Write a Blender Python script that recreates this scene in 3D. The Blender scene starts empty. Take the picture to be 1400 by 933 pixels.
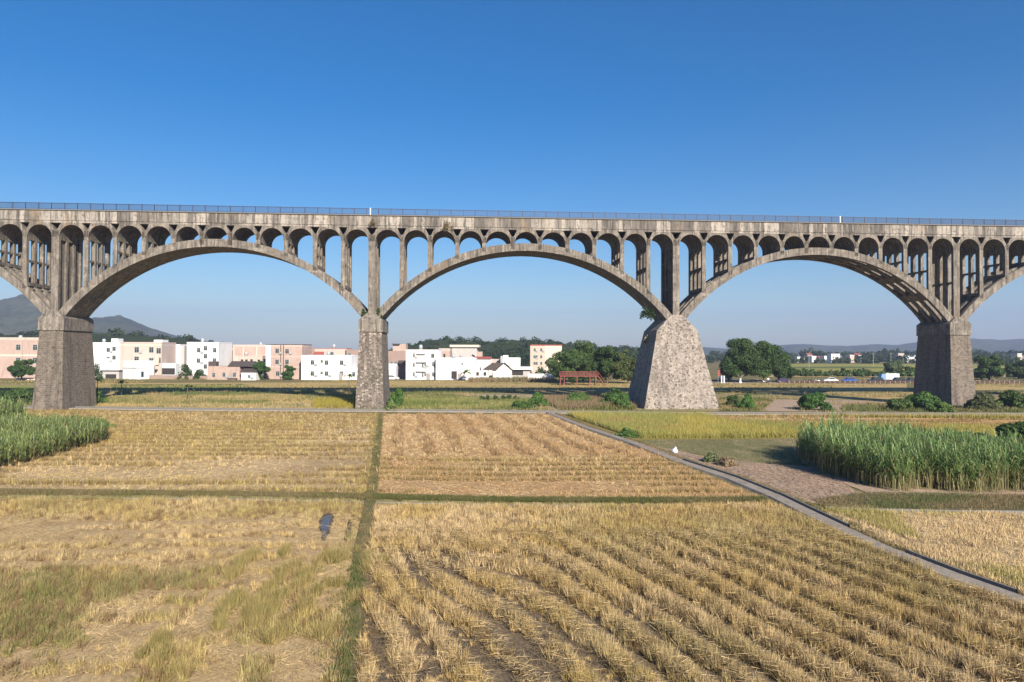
import bpy, bmesh, math, random
import numpy as np
from mathutils import Vector, Matrix
random.seed(7); rng = np.random.default_rng(11)
R = math.radians
sc = bpy.context.scene
COL = sc.collection
# ------------------------------------------------------------------ camera model (measured from the photograph)
F, CX, CY, CAMH = 960.0, 700.0, 466.5, 9.6
PITCH, ROLL = 0.01398, 0.00335
def ray(px, py):
    x0, y0 = np.asarray(px, float)-CX, np.asarray(py, float)-CY
    c, s = math.cos(ROLL), math.sin(ROLL)
    x, y = x0*c+y0*s, -x0*s+y0*c
    c, s = math.cos(PITCH), math.sin(PITCH)
    return x, F*c+y*s, F*s-y*c
def G(px, py, z=0.0):
    X, Y, Z = ray(px, py); t = (z-CAMH)/Z
    return X*t, Y*t
def at(px, Y, py=None):
    X, Yr, Z = ray(px, 480 if py is None else py); t = Y/Yr
    return float(X*t), float(CAMH+Z*t)
def GP(pts): return [tuple(float(v) for v in G(*p)) for p in pts]

# ------------------------------------------------------------------ helpers
def link(o, parent=None):
    COL.objects.link(o)
    if parent is not None: o.parent = parent
    return o
def tag(o, label=None, cat=None, group=None, kind=None):
    if label: o['label'] = label
    if cat: o['category'] = cat
    if group: o['group'] = group
    if kind: o['kind'] = kind
    return o
def empty(name, loc=(0,0,0), rz=0.0):
    o = bpy.data.objects.new(name, None); o.empty_display_size = .3
    o.location = loc; o.rotation_euler = (0,0,rz)
    return link(o)
class MB:
    def __init__(s): s.v=[]; s.f=[]
    def add(s, vs, fs):
        n=len(s.v); s.v+= [tuple(v) for v in vs]; s.f+=[tuple(i+n for i in f) for f in fs]; return s
    def box(s, x0,x1,y0,y1,z0,z1):
        return s.add([(x0,y0,z0),(x1,y0,z0),(x1,y1,z0),(x0,y1,z0),(x0,y0,z1),(x1,y0,z1),(x1,y1,z1),(x0,y1,z1)],
              [(0,3,2,1),(4,5,6,7),(0,1,5,4),(1,2,6,5),(2,3,7,6),(3,0,4,7)])
    def prism(s, prof, y0, y1):            # profile in (x,z), counter-clockwise seen from -y
        n=len(prof)
        vs=[(x,y0,z) for x,z in prof]+[(x,y1,z) for x,z in prof]
        fs=[tuple(range(n)), tuple(range(2*n-1,n-1,-1))]
        for i in range(n):
            j=(i+1)%n; fs.append((j,i,n+i,n+j))
        return s.add(vs,fs)
    def prismx(s, prof, x0, x1):           # profile in (y,z)
        n=len(prof)
        vs=[(x0,y,z) for y,z in prof]+[(x1,y,z) for y,z in prof]
        fs=[tuple(range(n-1,-1,-1)), tuple(range(n,2*n))]
        for i in range(n):
            j=(i+1)%n; fs.append((i,j,n+j,n+i))
        return s.add(vs,fs)
    def frustum(s, b, t, z0, z1):          # b,t = (x0,x1,y0,y1)
        return s.add([(b[0],b[2],z0),(b[1],b[2],z0),(b[1],b[3],z0),(b[0],b[3],z0),
                      (t[0],t[2],z1),(t[1],t[2],z1),(t[1],t[3],z1),(t[0],t[3],z1)],
              [(0,3,2,1),(4,5,6,7),(0,1,5,4),(1,2,6,5),(2,3,7,6),(3,0,4,7)])
    def strip(s, a, b):                    # two bands of points a, b already as closed sections lists
        pass
    def tube(s, pts, rad, n=6):
        rings=[]
        for i,p in enumerate(pts):
            p=Vector(p); q=Vector(pts[min(i+1,len(pts)-1)]); o=Vector(pts[max(i-1,0)])
            d=(q-o).normalized(); a=d.orthogonal().normalized(); b=d.cross(a)
            r=rad[i] if hasattr(rad,'__len__') else rad
            rings.append([p+a*r*math.cos(2*math.pi*k/n)+b*r*math.sin(2*math.pi*k/n) for k in range(n)])
        vs=[v for g in rings for v in g]; fs=[]
        for i in range(len(rings)-1):
            for k in range(n):
                fs.append((i*n+k,i*n+(k+1)%n,(i+1)*n+(k+1)%n,(i+1)*n+k))
        fs.append(tuple(range(n-1,-1,-1))); m=(len(rings)-1)*n; fs.append(tuple(range(m,m+n)))
        return s.add(vs,fs)
    def sphere(s, c, r, n=8, m=6):
        rx,ry,rz = r if hasattr(r,'__len__') else (r,r,r)
        vs=[(c[0],c[1],c[2]-rz)]
        for i in range(1,m):
            a=-math.pi/2+math.pi*i/m
            for k in range(n):
                b=2*math.pi*k/n; vs.append((c[0]+rx*math.cos(a)*math.cos(b),c[1]+ry*math.cos(a)*math.sin(b),c[2]+rz*math.sin(a)))
        vs.append((c[0],c[1],c[2]+rz)); t=len(vs)-1; fs=[]
        for k in range(n): fs.append((0,1+(k+1)%n,1+k))
        for i in range(m-2):
            for k in range(n): fs.append((1+i*n+k,1+i*n+(k+1)%n,1+(i+1)*n+(k+1)%n,1+(i+1)*n+k))
        for k in range(n): fs.append((t,1+(m-2)*n+k,1+(m-2)*n+(k+1)%n))
        return s.add(vs,fs)
    def build(s, name, mat, parent=None, smooth=False):
        me=bpy.data.meshes.new(name); me.from_pydata(s.v,[],s.f); me.update()
        if smooth: me.polygons.foreach_set('use_smooth',[True]*len(me.polygons))
        o=bpy.data.objects.new(name,me)
        if mat: me.materials.append(mat)
        return link(o,parent)
def np_mesh(name, verts, nper, cols, mat, parent=None):
    """verts (N*nper,3): loose triangles / quads, colour per face-corner group"""
    verts=np.ascontiguousarray(verts,dtype=np.float32); nv=len(verts); nf=nv//nper
    me=bpy.data.meshes.new(name)
    me.vertices.add(nv); me.vertices.foreach_set('co',verts.ravel())
    me.loops.add(nv); me.loops.foreach_set('vertex_index',np.arange(nv,dtype=np.int32))
    me.polygons.add(nf); me.polygons.foreach_set('loop_start',np.arange(0,nv,nper,dtype=np.int32))
    at_=me.color_attributes.new('Col','FLOAT_COLOR','POINT')
    c=np.ones((nv,4),np.float32); c[:,:3]=cols if len(cols)==nv else np.repeat(cols,nper,axis=0)
    at_.data.foreach_set('color',c.ravel())
    me.update(calc_edges=True); me.validate()
    me.materials.append(mat)
    return link(bpy.data.objects.new(name,me),parent)
# value noise (numpy) for layout
_perm=rng.permutation(4096)
def vnoise(x,y,seed=0):
    xi=np.floor(x).astype(int); yi=np.floor(y).astype(int); xf=x-xi; yf=y-yi
    u=xf*xf*(3-2*xf); v=yf*yf*(3-2*yf)
    def h(a,b): return _perm[(_perm[(a+seed*37)&4095]+b)&4095]/4095.0
    return (h(xi,yi)*(1-u)+h(xi+1,yi)*u)*(1-v)+(h(xi,yi+1)*(1-u)+h(xi+1,yi+1)*u)*v
def fbm(x,y,seed=0,o=3):
    r=0;a=.5;t=0
    for i in range(o):
        r=r+a*vnoise(x*2**i,y*2**i,seed+i); t+=a; a*=.5
    return r/t
def inside(poly,x,y):
    r=np.zeros(len(x),bool); n=len(poly)
    for i in range(n):
        x1,y1=poly[i]; x2,y2=poly[(i+1)%n]
        c=((y1>y)!=(y2>y)); 
        with np.errstate(divide='ignore',invalid='ignore'):
            r^= c & (x < (x2-x1)*(y-y1)/(y2-y1+1e-12)+x1)
    return r

# ------------------------------------------------------------------ materials
def newmat(name):
    m=bpy.data.materials.new(name); m.use_nodes=True; nt=m.node_tree
    return m, nt, nt.nodes['Principled BSDF']
def nd(nt,t,**k):
    n=nt.nodes.new(t)
    for a,b in k.items(): setattr(n,a,b)
    return n
def noise(nt,vec,scale,detail=5,rough=.6):
    n=nd(nt,'ShaderNodeTexNoise'); n.inputs['Scale'].default_value=scale; n.inputs['Detail'].default_value=detail; n.inputs['Roughness'].default_value=rough
    if vec is not None: nt.links.new(vec,n.inputs['Vector'])
    return n.outputs['Fac']
def ramp(nt,fac,stops):
    r=nd(nt,'ShaderNodeValToRGB'); e=r.color_ramp.elements
    while len(e)<len(stops): e.new(.5)
    for i,(p,c) in enumerate(stops):
        e[i].position=p; e[i].color=(c[0],c[1],c[2],1) if hasattr(c,'__len__') else (c,c,c,1)
    nt.links.new(fac,r.inputs['Fac']); return r.outputs['Color']
def mix(nt,fac,a,b,mode='MIX'):
    m=nd(nt,'ShaderNodeMix',data_type='RGBA',blend_type=mode)
    for v,i in ((fac,0),(a,6),(b,7)):
        if hasattr(v,'links'): nt.links.new(v,m.inputs[i])
        else: m.inputs[i].default_value = v if i==0 else (v[0],v[1],v[2],1)
    return m.outputs[2]
def mapping(nt,vec,scale=(1,1,1),rot=(0,0,0)):
    m=nd(nt,'ShaderNodeMapping'); m.inputs['Scale'].default_value=scale; m.inputs['Rotation'].default_value=rot
    nt.links.new(vec,m.inputs['Vector']); return m.outputs['Vector']
def bump(nt,bsdf,h,strength=.3,dist=.05):
    b=nd(nt,'ShaderNodeBump'); b.inputs['Strength'].default_value=strength; b.inputs['Distance'].default_value=dist
    nt.links.new(h,b.inputs['Height']); nt.links.new(b.outputs['Normal'],bsdf.inputs['Normal'])
def objco(nt): return nd(nt,'ShaderNodeTexCoord').outputs['Object']
def plain(name,col,rough=.6,metal=0,vary=.12,scale=2.0):
    m,nt,b=newmat(name); co=objco(nt)
    n=noise(nt,co,scale)
    c=mix(nt,n,tuple(x*(1-vary) for x in col),tuple(min(1,x*(1+vary)) for x in col))
    nt.links.new(c,b.inputs['Base Color']); b.inputs['Roughness'].default_value=rough; b.inputs['Metallic'].default_value=metal
    return m
def concrete(name,base,dark,pale,panels=False):
    m,nt,b=newmat(name); co=objco(nt)
    big=noise(nt,co,.35,6,.65); fine=noise(nt,co,4,7,.75)
    c=mix(nt,ramp(nt,big,[(.35,0),(.65,1)]),dark,base)
    if panels:
        sep=nd(nt,'ShaderNodeSeparateXYZ'); nt.links.new(co,sep.inputs[0])
        wob=nd(nt,'ShaderNodeMath',operation='MULTIPLY_ADD'); nt.links.new(noise(nt,co,.8,4),wob.inputs[0]); wob.inputs[1].default_value=.5; nt.links.new(sep.outputs[0],wob.inputs[2])
        def blocks(w,seed,stops,c,col):
            mt=nd(nt,'ShaderNodeMath',operation='MULTIPLY'); nt.links.new(wob.outputs[0],mt.inputs[0]); mt.inputs[1].default_value=1/w
            fl=nd(nt,'ShaderNodeMath',operation='FLOOR'); nt.links.new(mt.outputs[0],fl.inputs[0])
            ad=nd(nt,'ShaderNodeMath',operation='ADD'); nt.links.new(fl.outputs[0],ad.inputs[0]); ad.inputs[1].default_value=seed
            wn=nd(nt,'ShaderNodeTexWhiteNoise',noise_dimensions='1D'); nt.links.new(ad.outputs[0],wn.inputs['W'])
            return mix(nt,ramp(nt,wn.outputs['Value'],stops),c,col)
        c=blocks(1.55,.37,[(0,.8),(.3,.4),(.6,0),(1,0)],c,dark)
        c=blocks(2.4,5.21,[(0,0),(.5,.05),(.72,.55),(1,1)],c,pale)
        c=blocks(.62,9.7,[(0,0),(.72,0),(.86,.75),(1,.9)],c,pale)
    else:
        c=mix(nt,ramp(nt,noise(nt,co,.9,6,.65),[(.52,0),(.68,.75)]),c,pale)
    st=noise(nt,mapping(nt,co,(1.6,1.6,.13)),1.4,7,.7)
    c=mix(nt,ramp(nt,st,[(.48,0),(.62,.8)]),c,tuple(x*.4 for x in dark))
    ps=noise(nt,mapping(nt,co,(2.3,2.3,.16)),1.1,6,.65)
    c=mix(nt,ramp(nt,ps,[(.55,0),(.66,.65)]),c,pale)
    c=mix(nt,ramp(nt,noise(nt,co,1.3,9,.8),[(.53,0),(.63,.8)]),c,(.05,.046,.038))
    c=mix(nt,ramp(nt,noise(nt,mapping(nt,co,(1,1,.5)),.23,5,.65),[(.58,0),(.7,.4)]),c,(.26,.17,.085))
    c=mix(nt,.55,c,mix(nt,fine,(.02,.02,.02),(1,1,1)),'OVERLAY')
    nt.links.new(c,b.inputs['Base Color']); b.inputs['Roughness'].default_value=.95
    bump(nt,b,fine,.6,.08); return m
def masonry(name,stones,mortar,streak,scale=(2.2,2.2,3.0),courses=False):
    m,nt,b=newmat(name); co=objco(nt)
    if courses:
        sep=nd(nt,'ShaderNodeSeparateXYZ'); nt.links.new(co,sep.inputs[0])
        ad=nd(nt,'ShaderNodeMath',operation='ADD'); nt.links.new(sep.outputs[0],ad.inputs[0]); nt.links.new(sep.outputs[1],ad.inputs[1])
        cb=nd(nt,'ShaderNodeCombineXYZ'); nt.links.new(ad.outputs[0],cb.inputs[0]); nt.links.new(sep.outputs[2],cb.inputs[1])
        br=nd(nt,'ShaderNodeTexBrick'); nt.links.new(cb.outputs[0],br.inputs['Vector']); br.inputs['Scale'].default_value=1; br.inputs['Brick Width'].default_value=.55; br.inputs['Row Height'].default_value=.31; br.inputs['Mortar Size'].default_value=.035; br.inputs['Mortar Smooth'].default_value=.3; br.inputs['Bias'].default_value=-.1
        br.inputs['Color1'].default_value=(*stones[0],1); br.inputs['Color2'].default_value=(*stones[3],1); br.inputs['Mortar'].default_value=(*mortar,1)
        c=mix(nt,ramp(nt,noise(nt,co,2.2,5,.7),[(.35,.2),(.65,.75)]),br.outputs['Color'],stones[1]); hgt=br.outputs['Fac']
    else:
        mp=mapping(nt,co,scale)
        v=nd(nt,'ShaderNodeTexVoronoi'); v.inputs['Scale'].default_value=1; nt.links.new(mp,v.inputs['Vector'])
        e=nd(nt,'ShaderNodeTexVoronoi',feature='DISTANCE_TO_EDGE'); e.inputs['Scale'].default_value=1; nt.links.new(mp,e.inputs['Vector'])
        sp=nd(nt,'ShaderNodeSeparateColor'); nt.links.new(v.outputs['Color'],sp.inputs[0])
        c=ramp(nt,sp.outputs[0],[(0,stones[0]),(.3,stones[1]),(.7,stones[2]),(1,stones[3])])
        c=mix(nt,ramp(nt,e.outputs['Distance'],[(.03,1),(.12,0)]),c,mortar); hgt=e.outputs['Distance']
    st=noise(nt,mapping(nt,co,(1.1,1.1,.09)),.9,7,.7)
    c=mix(nt,ramp(nt,st,[(.5,0),(.66,.75)]),c,streak)
    s2=noise(nt,mapping(nt,co,(1.5,1.5,.12)),.8,6,.65)
    c=mix(nt,ramp(nt,s2,[(.56,0),(.68,.6)]),c,stones[3])
    c=mix(nt,ramp(nt,noise(nt,co,2.6,7,.75),[(.55,0),(.63,.8)]),c,tuple(x*.4 for x in streak))
    c=mix(nt,.5,c,mix(nt,noise(nt,co,6,6,.75),(.02,.02,.02),(1,1,1)),'OVERLAY')
    nt.links.new(c,b.inputs['Base Color']); b.inputs['Roughness'].default_value=.95
    bump(nt,b,hgt,.8,.12 if not courses else -.1); return m
def leafmat(name,transl=.3,rough=.6):
    m,nt,b=newmat(name)
    a=nd(nt,'ShaderNodeAttribute',attribute_name='Col')
    nt.links.new(a.outputs['Color'],b.inputs['Base Color']); b.inputs['Roughness'].default_value=rough
    b.inputs['Specular IOR Level'].default_value=.25
    t=nd(nt,'ShaderNodeBsdfTranslucent'); nt.links.new(a.outputs['Color'],t.inputs['Color'])
    mx=nd(nt,'ShaderNodeMixShader'); mx.inputs[0].default_value=transl
    nt.links.new(b.outputs[0],mx.inputs[1]); nt.links.new(t.outputs[0],mx.inputs[2])
    nt.links.new(mx.outputs[0],nt.nodes['Material Output'].inputs['Surface']); return m
def soil(name,a,b_,c_,d_,sc1=.25,sc2=3.0,stretch=(1,1,1),rot=0.0,bst=.5):
    """mottled ground: a,b blended broadly, c in patches, d fine flecks"""
    m,nt,b=newmat(name); co=mapping(nt,objco(nt),stretch,(0,0,rot))
    c=mix(nt,ramp(nt,noise(nt,co,sc1,6,.65),[(.35,0),(.65,1)]),a,b_)
    c=mix(nt,ramp(nt,noise(nt,co,sc1*2.7,6,.7),[(.52,0),(.66,.85)]),c,c_)
    fn=noise(nt,mapping(nt,co,(1,.35,1)),sc2*2,8,.75)
    c=mix(nt,ramp(nt,fn,[(.5,0),(.64,.9)]),c,d_)
    f2=noise(nt,mapping(nt,co,(.3,1,1),(0,0,.7)),sc2*4,6,.7)
    c=mix(nt,.5,c,mix(nt,f2,(.15,.15,.15),(.9,.9,.9)),'OVERLAY')
    nt.links.new(c,b.inputs['Base Color']); b.inputs['Roughness'].default_value=1; b.inputs['Specular IOR Level'].default_value=.1
    bump(nt,b,fn,bst,.1); return m

def render_(name,col,stain):
    m,nt,b=newmat(name); co=objco(nt)
    c=mix(nt,ramp(nt,noise(nt,mapping(nt,co,(1,1,.15)),.9,6,.65),[(.52,0),(.7,.8)]),col,stain)
    c=mix(nt,ramp(nt,noise(nt,co,.5,6,.6),[(.6,0),(.8,.5)]),c,stain)
    nt.links.new(c,b.inputs['Base Color']); b.inputs['Roughness'].default_value=.9; return m
M=dict(
 conc=concrete('weathered_concrete',(.215,.188,.16),(.125,.109,.093),(.345,.307,.265)),
 panel=concrete('parapet_concrete',(.2,.178,.158),(.11,.098,.088),(.37,.332,.295),panels=True),
 stone=masonry('pier_stone',((.095,.078,.062),(.135,.11,.088),(.19,.155,.125),(.26,.215,.175)),(.3,.262,.222),(.062,.053,.045),courses=True),
 rubble=masonry('pier_rubble',((.08,.066,.053),(.13,.107,.087),(.2,.165,.135),(.38,.33,.28)),(.135,.115,.1),(.065,.055,.047),(2.9,2.9,3.1)),
 pale_rubble=masonry('pale_rubble',((.07,.06,.05),(.21,.18,.155),(.29,.25,.215),(.37,.325,.285)),(.27,.235,.205),(.125,.105,.09),(3.0,3.0,3.2)),
 rail=plain('railing_paint',(.03,.035,.075),.6),
 white=render_('white_render',(.74,.74,.74),(.55,.54,.52)),
 bluewhite=plain('bluish_white_render',(.72,.78,.8),.8,0,.05,.5),
 pink=render_('pink_render',(.5,.4,.355),(.36,.29,.265)),
 cream=plain('cream_render',(.6,.52,.43),.85,0,.07,.5),
 tan=plain('tan_render',(.5,.4,.33),.85,0,.07,.5),
 grey=plain('grey_render',(.42,.4,.39),.9,0,.15,.4),
 greyblock=plain('grey_block',(.3,.27,.25),.9,0,.25,.5),
 redroof=plain('red_roof_tile',(.3,.085,.07),.7), darkroof=plain('dark_roof_tile',(.07,.055,.05),.8,0,.3,1),
 glass=plain('window_glass',(.03,.045,.05),.15), frame=plain('window_frame',(.3,.32,.32),.6),
 dark=plain('dark_opening',(.035,.03,.03),.9), metalroof=plain('grey_sheet_roof',(.34,.36,.38),.5),
 redsteel=plain('red_steel',(.2,.05,.04),.6,0,.2,1), boards=plain('brown_boards',(.06,.03,.026),.8,0,.3,1),
 post=plain('pale_post',(.36,.33,.3),.8),
 path=soil('path_concrete',(.25,.22,.185),(.3,.265,.225),(.18,.155,.125),(.2,.175,.145),.5,3,bst=.2),
 kerb=plain('kerb_concrete',(.16,.15,.135),.9,0,.35,2.5),
 road=soil('road_asphalt',(.1,.1,.1),(.13,.13,.13),(.16,.15,.145),(.08,.08,.08),.2,2,bst=.2),
 water=plain('puddle_water',(.08,.07,.06),.18,0,.1), mud=soil('wet_mud',(.075,.06,.048),(.1,.08,.062),(.06,.05,.042),(.14,.11,.08),.8,4), 
 bark=plain('bark',(.11,.085,.065),.95,0,.35,6),
 leaf=leafmat('leaf'), straw=leafmat('straw',.06,.8), cane=leafmat('cane_leaf',.3,.45),
 tyre=plain('tyre_rubber',(.02,.02,.02),.8), carwhite=plain('white_car_paint',(.8,.8,.8),.25,0,.03), carblue=plain('blue_car_paint',(.03,.1,.42),.25,0,.03),
 cardark=plain('dark_car_paint',(.025,.03,.045),.25,0,.05), carblack=plain('black_car_paint',(.03,.03,.03),.25,0,.05), lampw=plain('headlamp',(.85,.85,.85),.2,0,.02),
 sack=plain('white_sack',(.6,.57,.66),.6,0,.1,3), skin=plain('skin',(.4,.24,.16),.6), cloth=plain('white_cloth',(.8,.8,.8),.8,0,.05,4), trouser=plain('dark_trousers',(.04,.045,.06),.8),
)
# pink brick with paler courses
def brickmat(name,a,b_,mort):
    m,nt,b=newmat(name); co=objco(nt)
    br=nd(nt,'ShaderNodeTexBrick'); nt.links.new(mapping(nt,co,(1,1,1),(R(90),0,0)),br.inputs['Vector'])
    br.inputs['Color1'].default_value=(*a,1); br.inputs['Color2'].default_value=(*b_,1); br.inputs['Mortar'].default_value=(*mort,1)
    br.inputs['Scale'].default_value=2.2; br.inputs['Mortar Size'].default_value=.025
    c=mix(nt,ramp(nt,noise(nt,co,.35,5,.65),[(.4,0),(.7,.55)]),br.outputs['Color'],mort)
    c=mix(nt,ramp(nt,noise(nt,mapping(nt,co,(1,1,.2)),.8,5,.65),[(.55,0),(.75,.4)]),c,tuple(x*.5 for x in a))
    nt.links.new(c,b.inputs['Base Color']); b.inputs['Roughness'].default_value=.95; return m
M['brick']=brickmat('pink_brick',(.32,.21,.175),(.4,.28,.24),(.48,.395,.355))
M['darkbrick']=brickmat('brown_brick',(.26,.17,.14),(.3,.2,.17),(.32,.26,.23))

# ------------------------------------------------------------------ bridge
K=0.07216; BX,BY=-22.994,116.362
nK=math.hypot(1,K); UX,UY=1/nK,K/nK
def u_of(px):
    t=(px-700-.5)/F
    return (t*BY-BX)/(UX-t*UY)
hx=[74.4,116.6,156,196,236,275,314,352,390,430,468.6,508,549,587.5,625,662,701,738,776,813,851,887,925,963,999,1034.5,1070,1103.4,1138,1172,1205,1239,1273,1309,1343,1378]
us=[u_of(x) for x in hx]
pb=4.64
left=[u_of(32.6)]+[u_of(32.6)-pb*i for i in range(1,11)]
right=[us[-1]+4.75*i for i in range(1,10)]
US=left[::-1]+us+right            # 11+36+9 = 56 stations, piers every 11
PI=[0,11,22,33,44,55]
BW=7.2
Z_APEX,Z_SH,Z_CAPB=15.75,14.6,12.75
ZS,ZRING,ZHOLE,ZDB,ZDT=27.7,29.68,28.75,30.0,31.97
bridge=empty('aqueduct',(BX,BY,0),math.atan(K))
tag(bridge,'long weathered concrete and stone aqueduct on tall piers crossing the rice fields','aqueduct')
ribv=[(0,.75),(2.15,2.9),(4.3,5.05),(6.45,7.2)]
arch=[]
for a in range(5):
    uL,uR=US[PI[a]],US[PI[a+1]]; c=(uL+uR)/2; hs=(uR-uL)/2-.62; rise=27.74-Z_APEX
    rad=(hs*hs+rise*rise)/(2*rise); arch.append((c,hs,rad,27.74-rad))
def extr(u):
    for c,hs,rad,zc in arch:
        if abs(u-c)<=hs+.7:
            d=min(abs(u-c),hs); return zc+math.sqrt(rad*rad-d*d)
    return Z_APEX
TH=1.25
def arc_prism(mb,c,hs,rad,zc,v0,v1,r_out,r_in,a0=-1,a1=1,n=36):
    am=math.asin(hs/rad)
    A=[am*(a0+(a1-a0)*i/n) for i in range(n+1)]
    vs=[];fs=[]
    for t in A:
        s,co=math.sin(t),math.cos(t)
        for r in (r_out,r_in):
            for v in (v0,v1): vs.append((c+r*s,v,zc+r*co))
    for i in range(n):
        b=4*i; d=b+4
        fs+=[(b,d,d+1,b+1),(b+2,b+3,d+3,d+2),(b,b+2,d+2,d),(b+1,d+1,d+3,b+3)]
    fs+=[(0,1,3,2),(4*n,4*n+2,4*n+3,4*n+1)]
    mb.add(vs,fs)
for a,(c,hs,rad,zc) in enumerate(arch):
    closed = a in (1,2)
    am=math.asin(hs/rad)
    if closed:
        sb=MB(); arc_prism(sb,c,hs,rad,zc,ribv[0][1]-.05,ribv[3][0]+.05,rad-TH+.3,rad-TH+.02); sb.build('soffit_slab',M['conc'],bridge)
    for k in range(PI[a]+1,PI[a+1]):
        t=math.asin(max(-1,min(1,(US[k]-c)/rad)))/am
        dt=(.85 if not closed else .3)/rad/am; sb=MB()
        arc_prism(sb,c,hs,rad,zc,ribv[0][1]-.04,ribv[3][0]+.04,rad-.15,rad-TH+.1+(.25 if closed else 0),max(-1,t-dt),min(1,t+dt),4)
        sb.build('cross_slab',M['conc'],bridge)
    for v0,v1 in ribv:
        r=MB(); arc_prism(r,c,hs,rad,zc,v0,v1,rad,rad-TH)
        r.build('arch_rib',M['conc'],bridge)
for k in range(56):                    # cross frames standing on the arches
    u=US[k]; pier=k in PI
    wd=1.12 if pier else .68
    zb=Z_APEX-.05 if pier else extr(u)-.25
    top=ZS-.02
    if not pier and zb>ZS-1.0: zb=min(zb,ZS-.6)
    fr=MB()
    h=top-zb
    fr.box(u-wd/2+.01,u+wd/2-.01,.02,BW-.02,ZS-.42,ZS+1.0)           # head beam
    fo=fr.build('spandrel_frame',M['conc'],bridge)
    if pier and k in (11,33): MB().box(u-.2,u+.2,.2,BW-.2,zb,ZS-.44).build('infill_wall',M['conc'],fo)
    elif h>4.4:
        z=zb+h*.52; MB().box(u-.24,u+.24,.3,BW-.3,z-.17,z+.17).build('crossbeam',M['conc'],fo)
    if h>2.2 and not pier: MB().box(u-.36,u+.36,.7,BW-.02,zb+.1,zb+.62).build('foot_beam',M['conc'],fo)
    for i,(v0,v1) in enumerate(ribv):
        cw=.07; MB().box(u-wd/2,u+wd/2,v0+(0 if i==0 else cw),v1-(0 if i==3 else cw)-(.1 if i==0 else 0),zb-.4,ZS+1.06 if i in(0,3) else ZS-.2).build('column',M['conc'],fo)
for k in range(55):                    # small spandrel vaults
    uL,uR=US[k],US[k+1]; hl=.56 if k in PI else .34; hr=.56 if k+1 in PI else .34
    c=((uL+hl)+(uR-hr))/2; a_=(uR-hr-uL-hl)/2
    arcp=[(c+a_*math.cos(math.pi*i/16),ZS+(ZRING-ZS)*math.sin(math.pi*i/16)) for i in range(17)]   # right -> left
    g=.14
    def side(u0,s,hw):                  # curved flank of the dark hole over a column
        return [(u0+s*(hw*.3+g*0),ZHOLE+.02),(u0+s*(hw*.3+.2),ZHOLE+.3),(u0+s*(hw*.3+.42),ZHOLE+.8),(u0+s*(hw*.3+.58),ZDB+.02)]
    prof=[(uL+hl,ZS)]+[(x,z) for x,z in arcp[::-1]][1:-1]+[(uR-hr,ZS),(uR-.004,ZS),(uR-.004,ZHOLE)]+side(uR,-1,hr)+side(uL,1,hl)[::-1]+[(uL+.004,ZHOLE),(uL+.004,ZS)]
    n=len(prof)
    # build the ring as quads between inner arc and outer outline (keeps faces convex)
    inner=[(uL+hl,ZS)]+arcp[::-1][1:-1]+[(uR-hr,ZS)]
    outer_pts=[(uL+.004,ZS),(uL+.004,ZHOLE)]+side(uL,1,hl)+side(uR,-1,hr)[::-1]+[(uR-.004,ZHOLE),(uR-.004,ZS)]
    # resample outer to the inner count by arc length
    d=[0]
    for i in range(1,len(outer_pts)): d.append(d[-1]+math.dist(outer_pts[i],outer_pts[i-1]))
    m=len(inner); op=[]
    forced=[]
    for i in range(m):
        ang=math.pi*(1-i/(m-1)); dx,dz=math.cos(ang),math.sin(ang)
        best=None
        for j in range(len(outer_pts)-1):   # ray from arch centre through outline
            x1,z1=outer_pts[j]; x2,z2=outer_pts[j+1]; ex,ez=x2-x1,z2-z1
            den=dx*ez-dz*ex
            if abs(den)<1e-9: continue
            s_=((x1-c)*ez-(z1-ZS)*ex)/den; t_=((x1-c)*dz-(z1-ZS)*dx)/den
            if s_>0 and -1e-6<=t_<=1+1e-6 and (best is None or s_>best[0]): best=(s_,c+dx*s_,ZS+dz*s_)
        op.append((best[1],best[2]) if best else outer_pts[0])
    op[0]=(uL+.004,ZS); op[-1]=(uR-.004,ZS)
    mb=MB(); 
    for i in range(m-1):
        q=[inner[i],op[i],op[i+1],inner[i+1]]
        v=[(x,0.0,z) for x,z in q]+[(x,BW,z) for x,z in q]
        mb.add(v,[(0,3,2,1),(4,5,6,7),(0,4,7,3),(1,2,6,5)])
    mb.build('spandrel_vault',M['conc'],bridge)
U0,U1=US[0]-2,US[-1]+2
dk=MB(); dk.box(U0,U1,0.03,BW-.03,ZDB,ZDB+.36).box(U0,U1,-.06,BW+.06,ZDB+.363,ZDT-.003)
deck=dk.build('channel_wall',M['panel'],bridge)
MB().box(U0,U1,-.24,BW+.24,ZDT,ZDT+.13).build('coping',M['kerb'],deck)
jb=MB()
for p in PI: jb.box(US[p]-.06,US[p]+.06,-.10,-.055,ZDB+.37,ZDT-.01)
jb.build('expansion_joint',M['kerb'],deck)
rz0=ZDT+.13
rl=MB().box(U0,U1,-.11,-.03,rz0+.97,rz0+1.06).box(U0,U1,-.095,-.045,rz0+.08,rz0+.14)
nb_=int((U1-U0)/.16)
for i in range(nb_):
    x=U0+.08+i*.16; rl.box(x-.025,x+.025,-.09,-.05,rz0+.14,rz0+.98)
vis=(u_of(-20),u_of(1420)); 
step=2.0; ps=[]; x=U0+.5
while x<U1:
    if vis[0]<x<vis[1] and len(ps)<98: ps.append(x)
    else: rl.box(x-.035,x+.035,-.105,-.035,rz0,rz0+1.1)
    x+=step
railing=rl.build('railing',M['rail'],bridge)
for x in ps: MB().box(x-.05,x+.05,-.115,-.025,rz0,rz0+1.1).build('post',M['rail'],railing)
for px in (506,1149):
    u=u_of(px); MB().box(u-.07,u+.07,-.2,-.112,rz0-.1,rz0+1.08).box(u-.1,u+.1,-.205,-.108,rz0+1.08,rz0+1.13).build('marker_post',M['bluewhite'],bridge)['label']='white post on the parapet edge'
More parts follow.
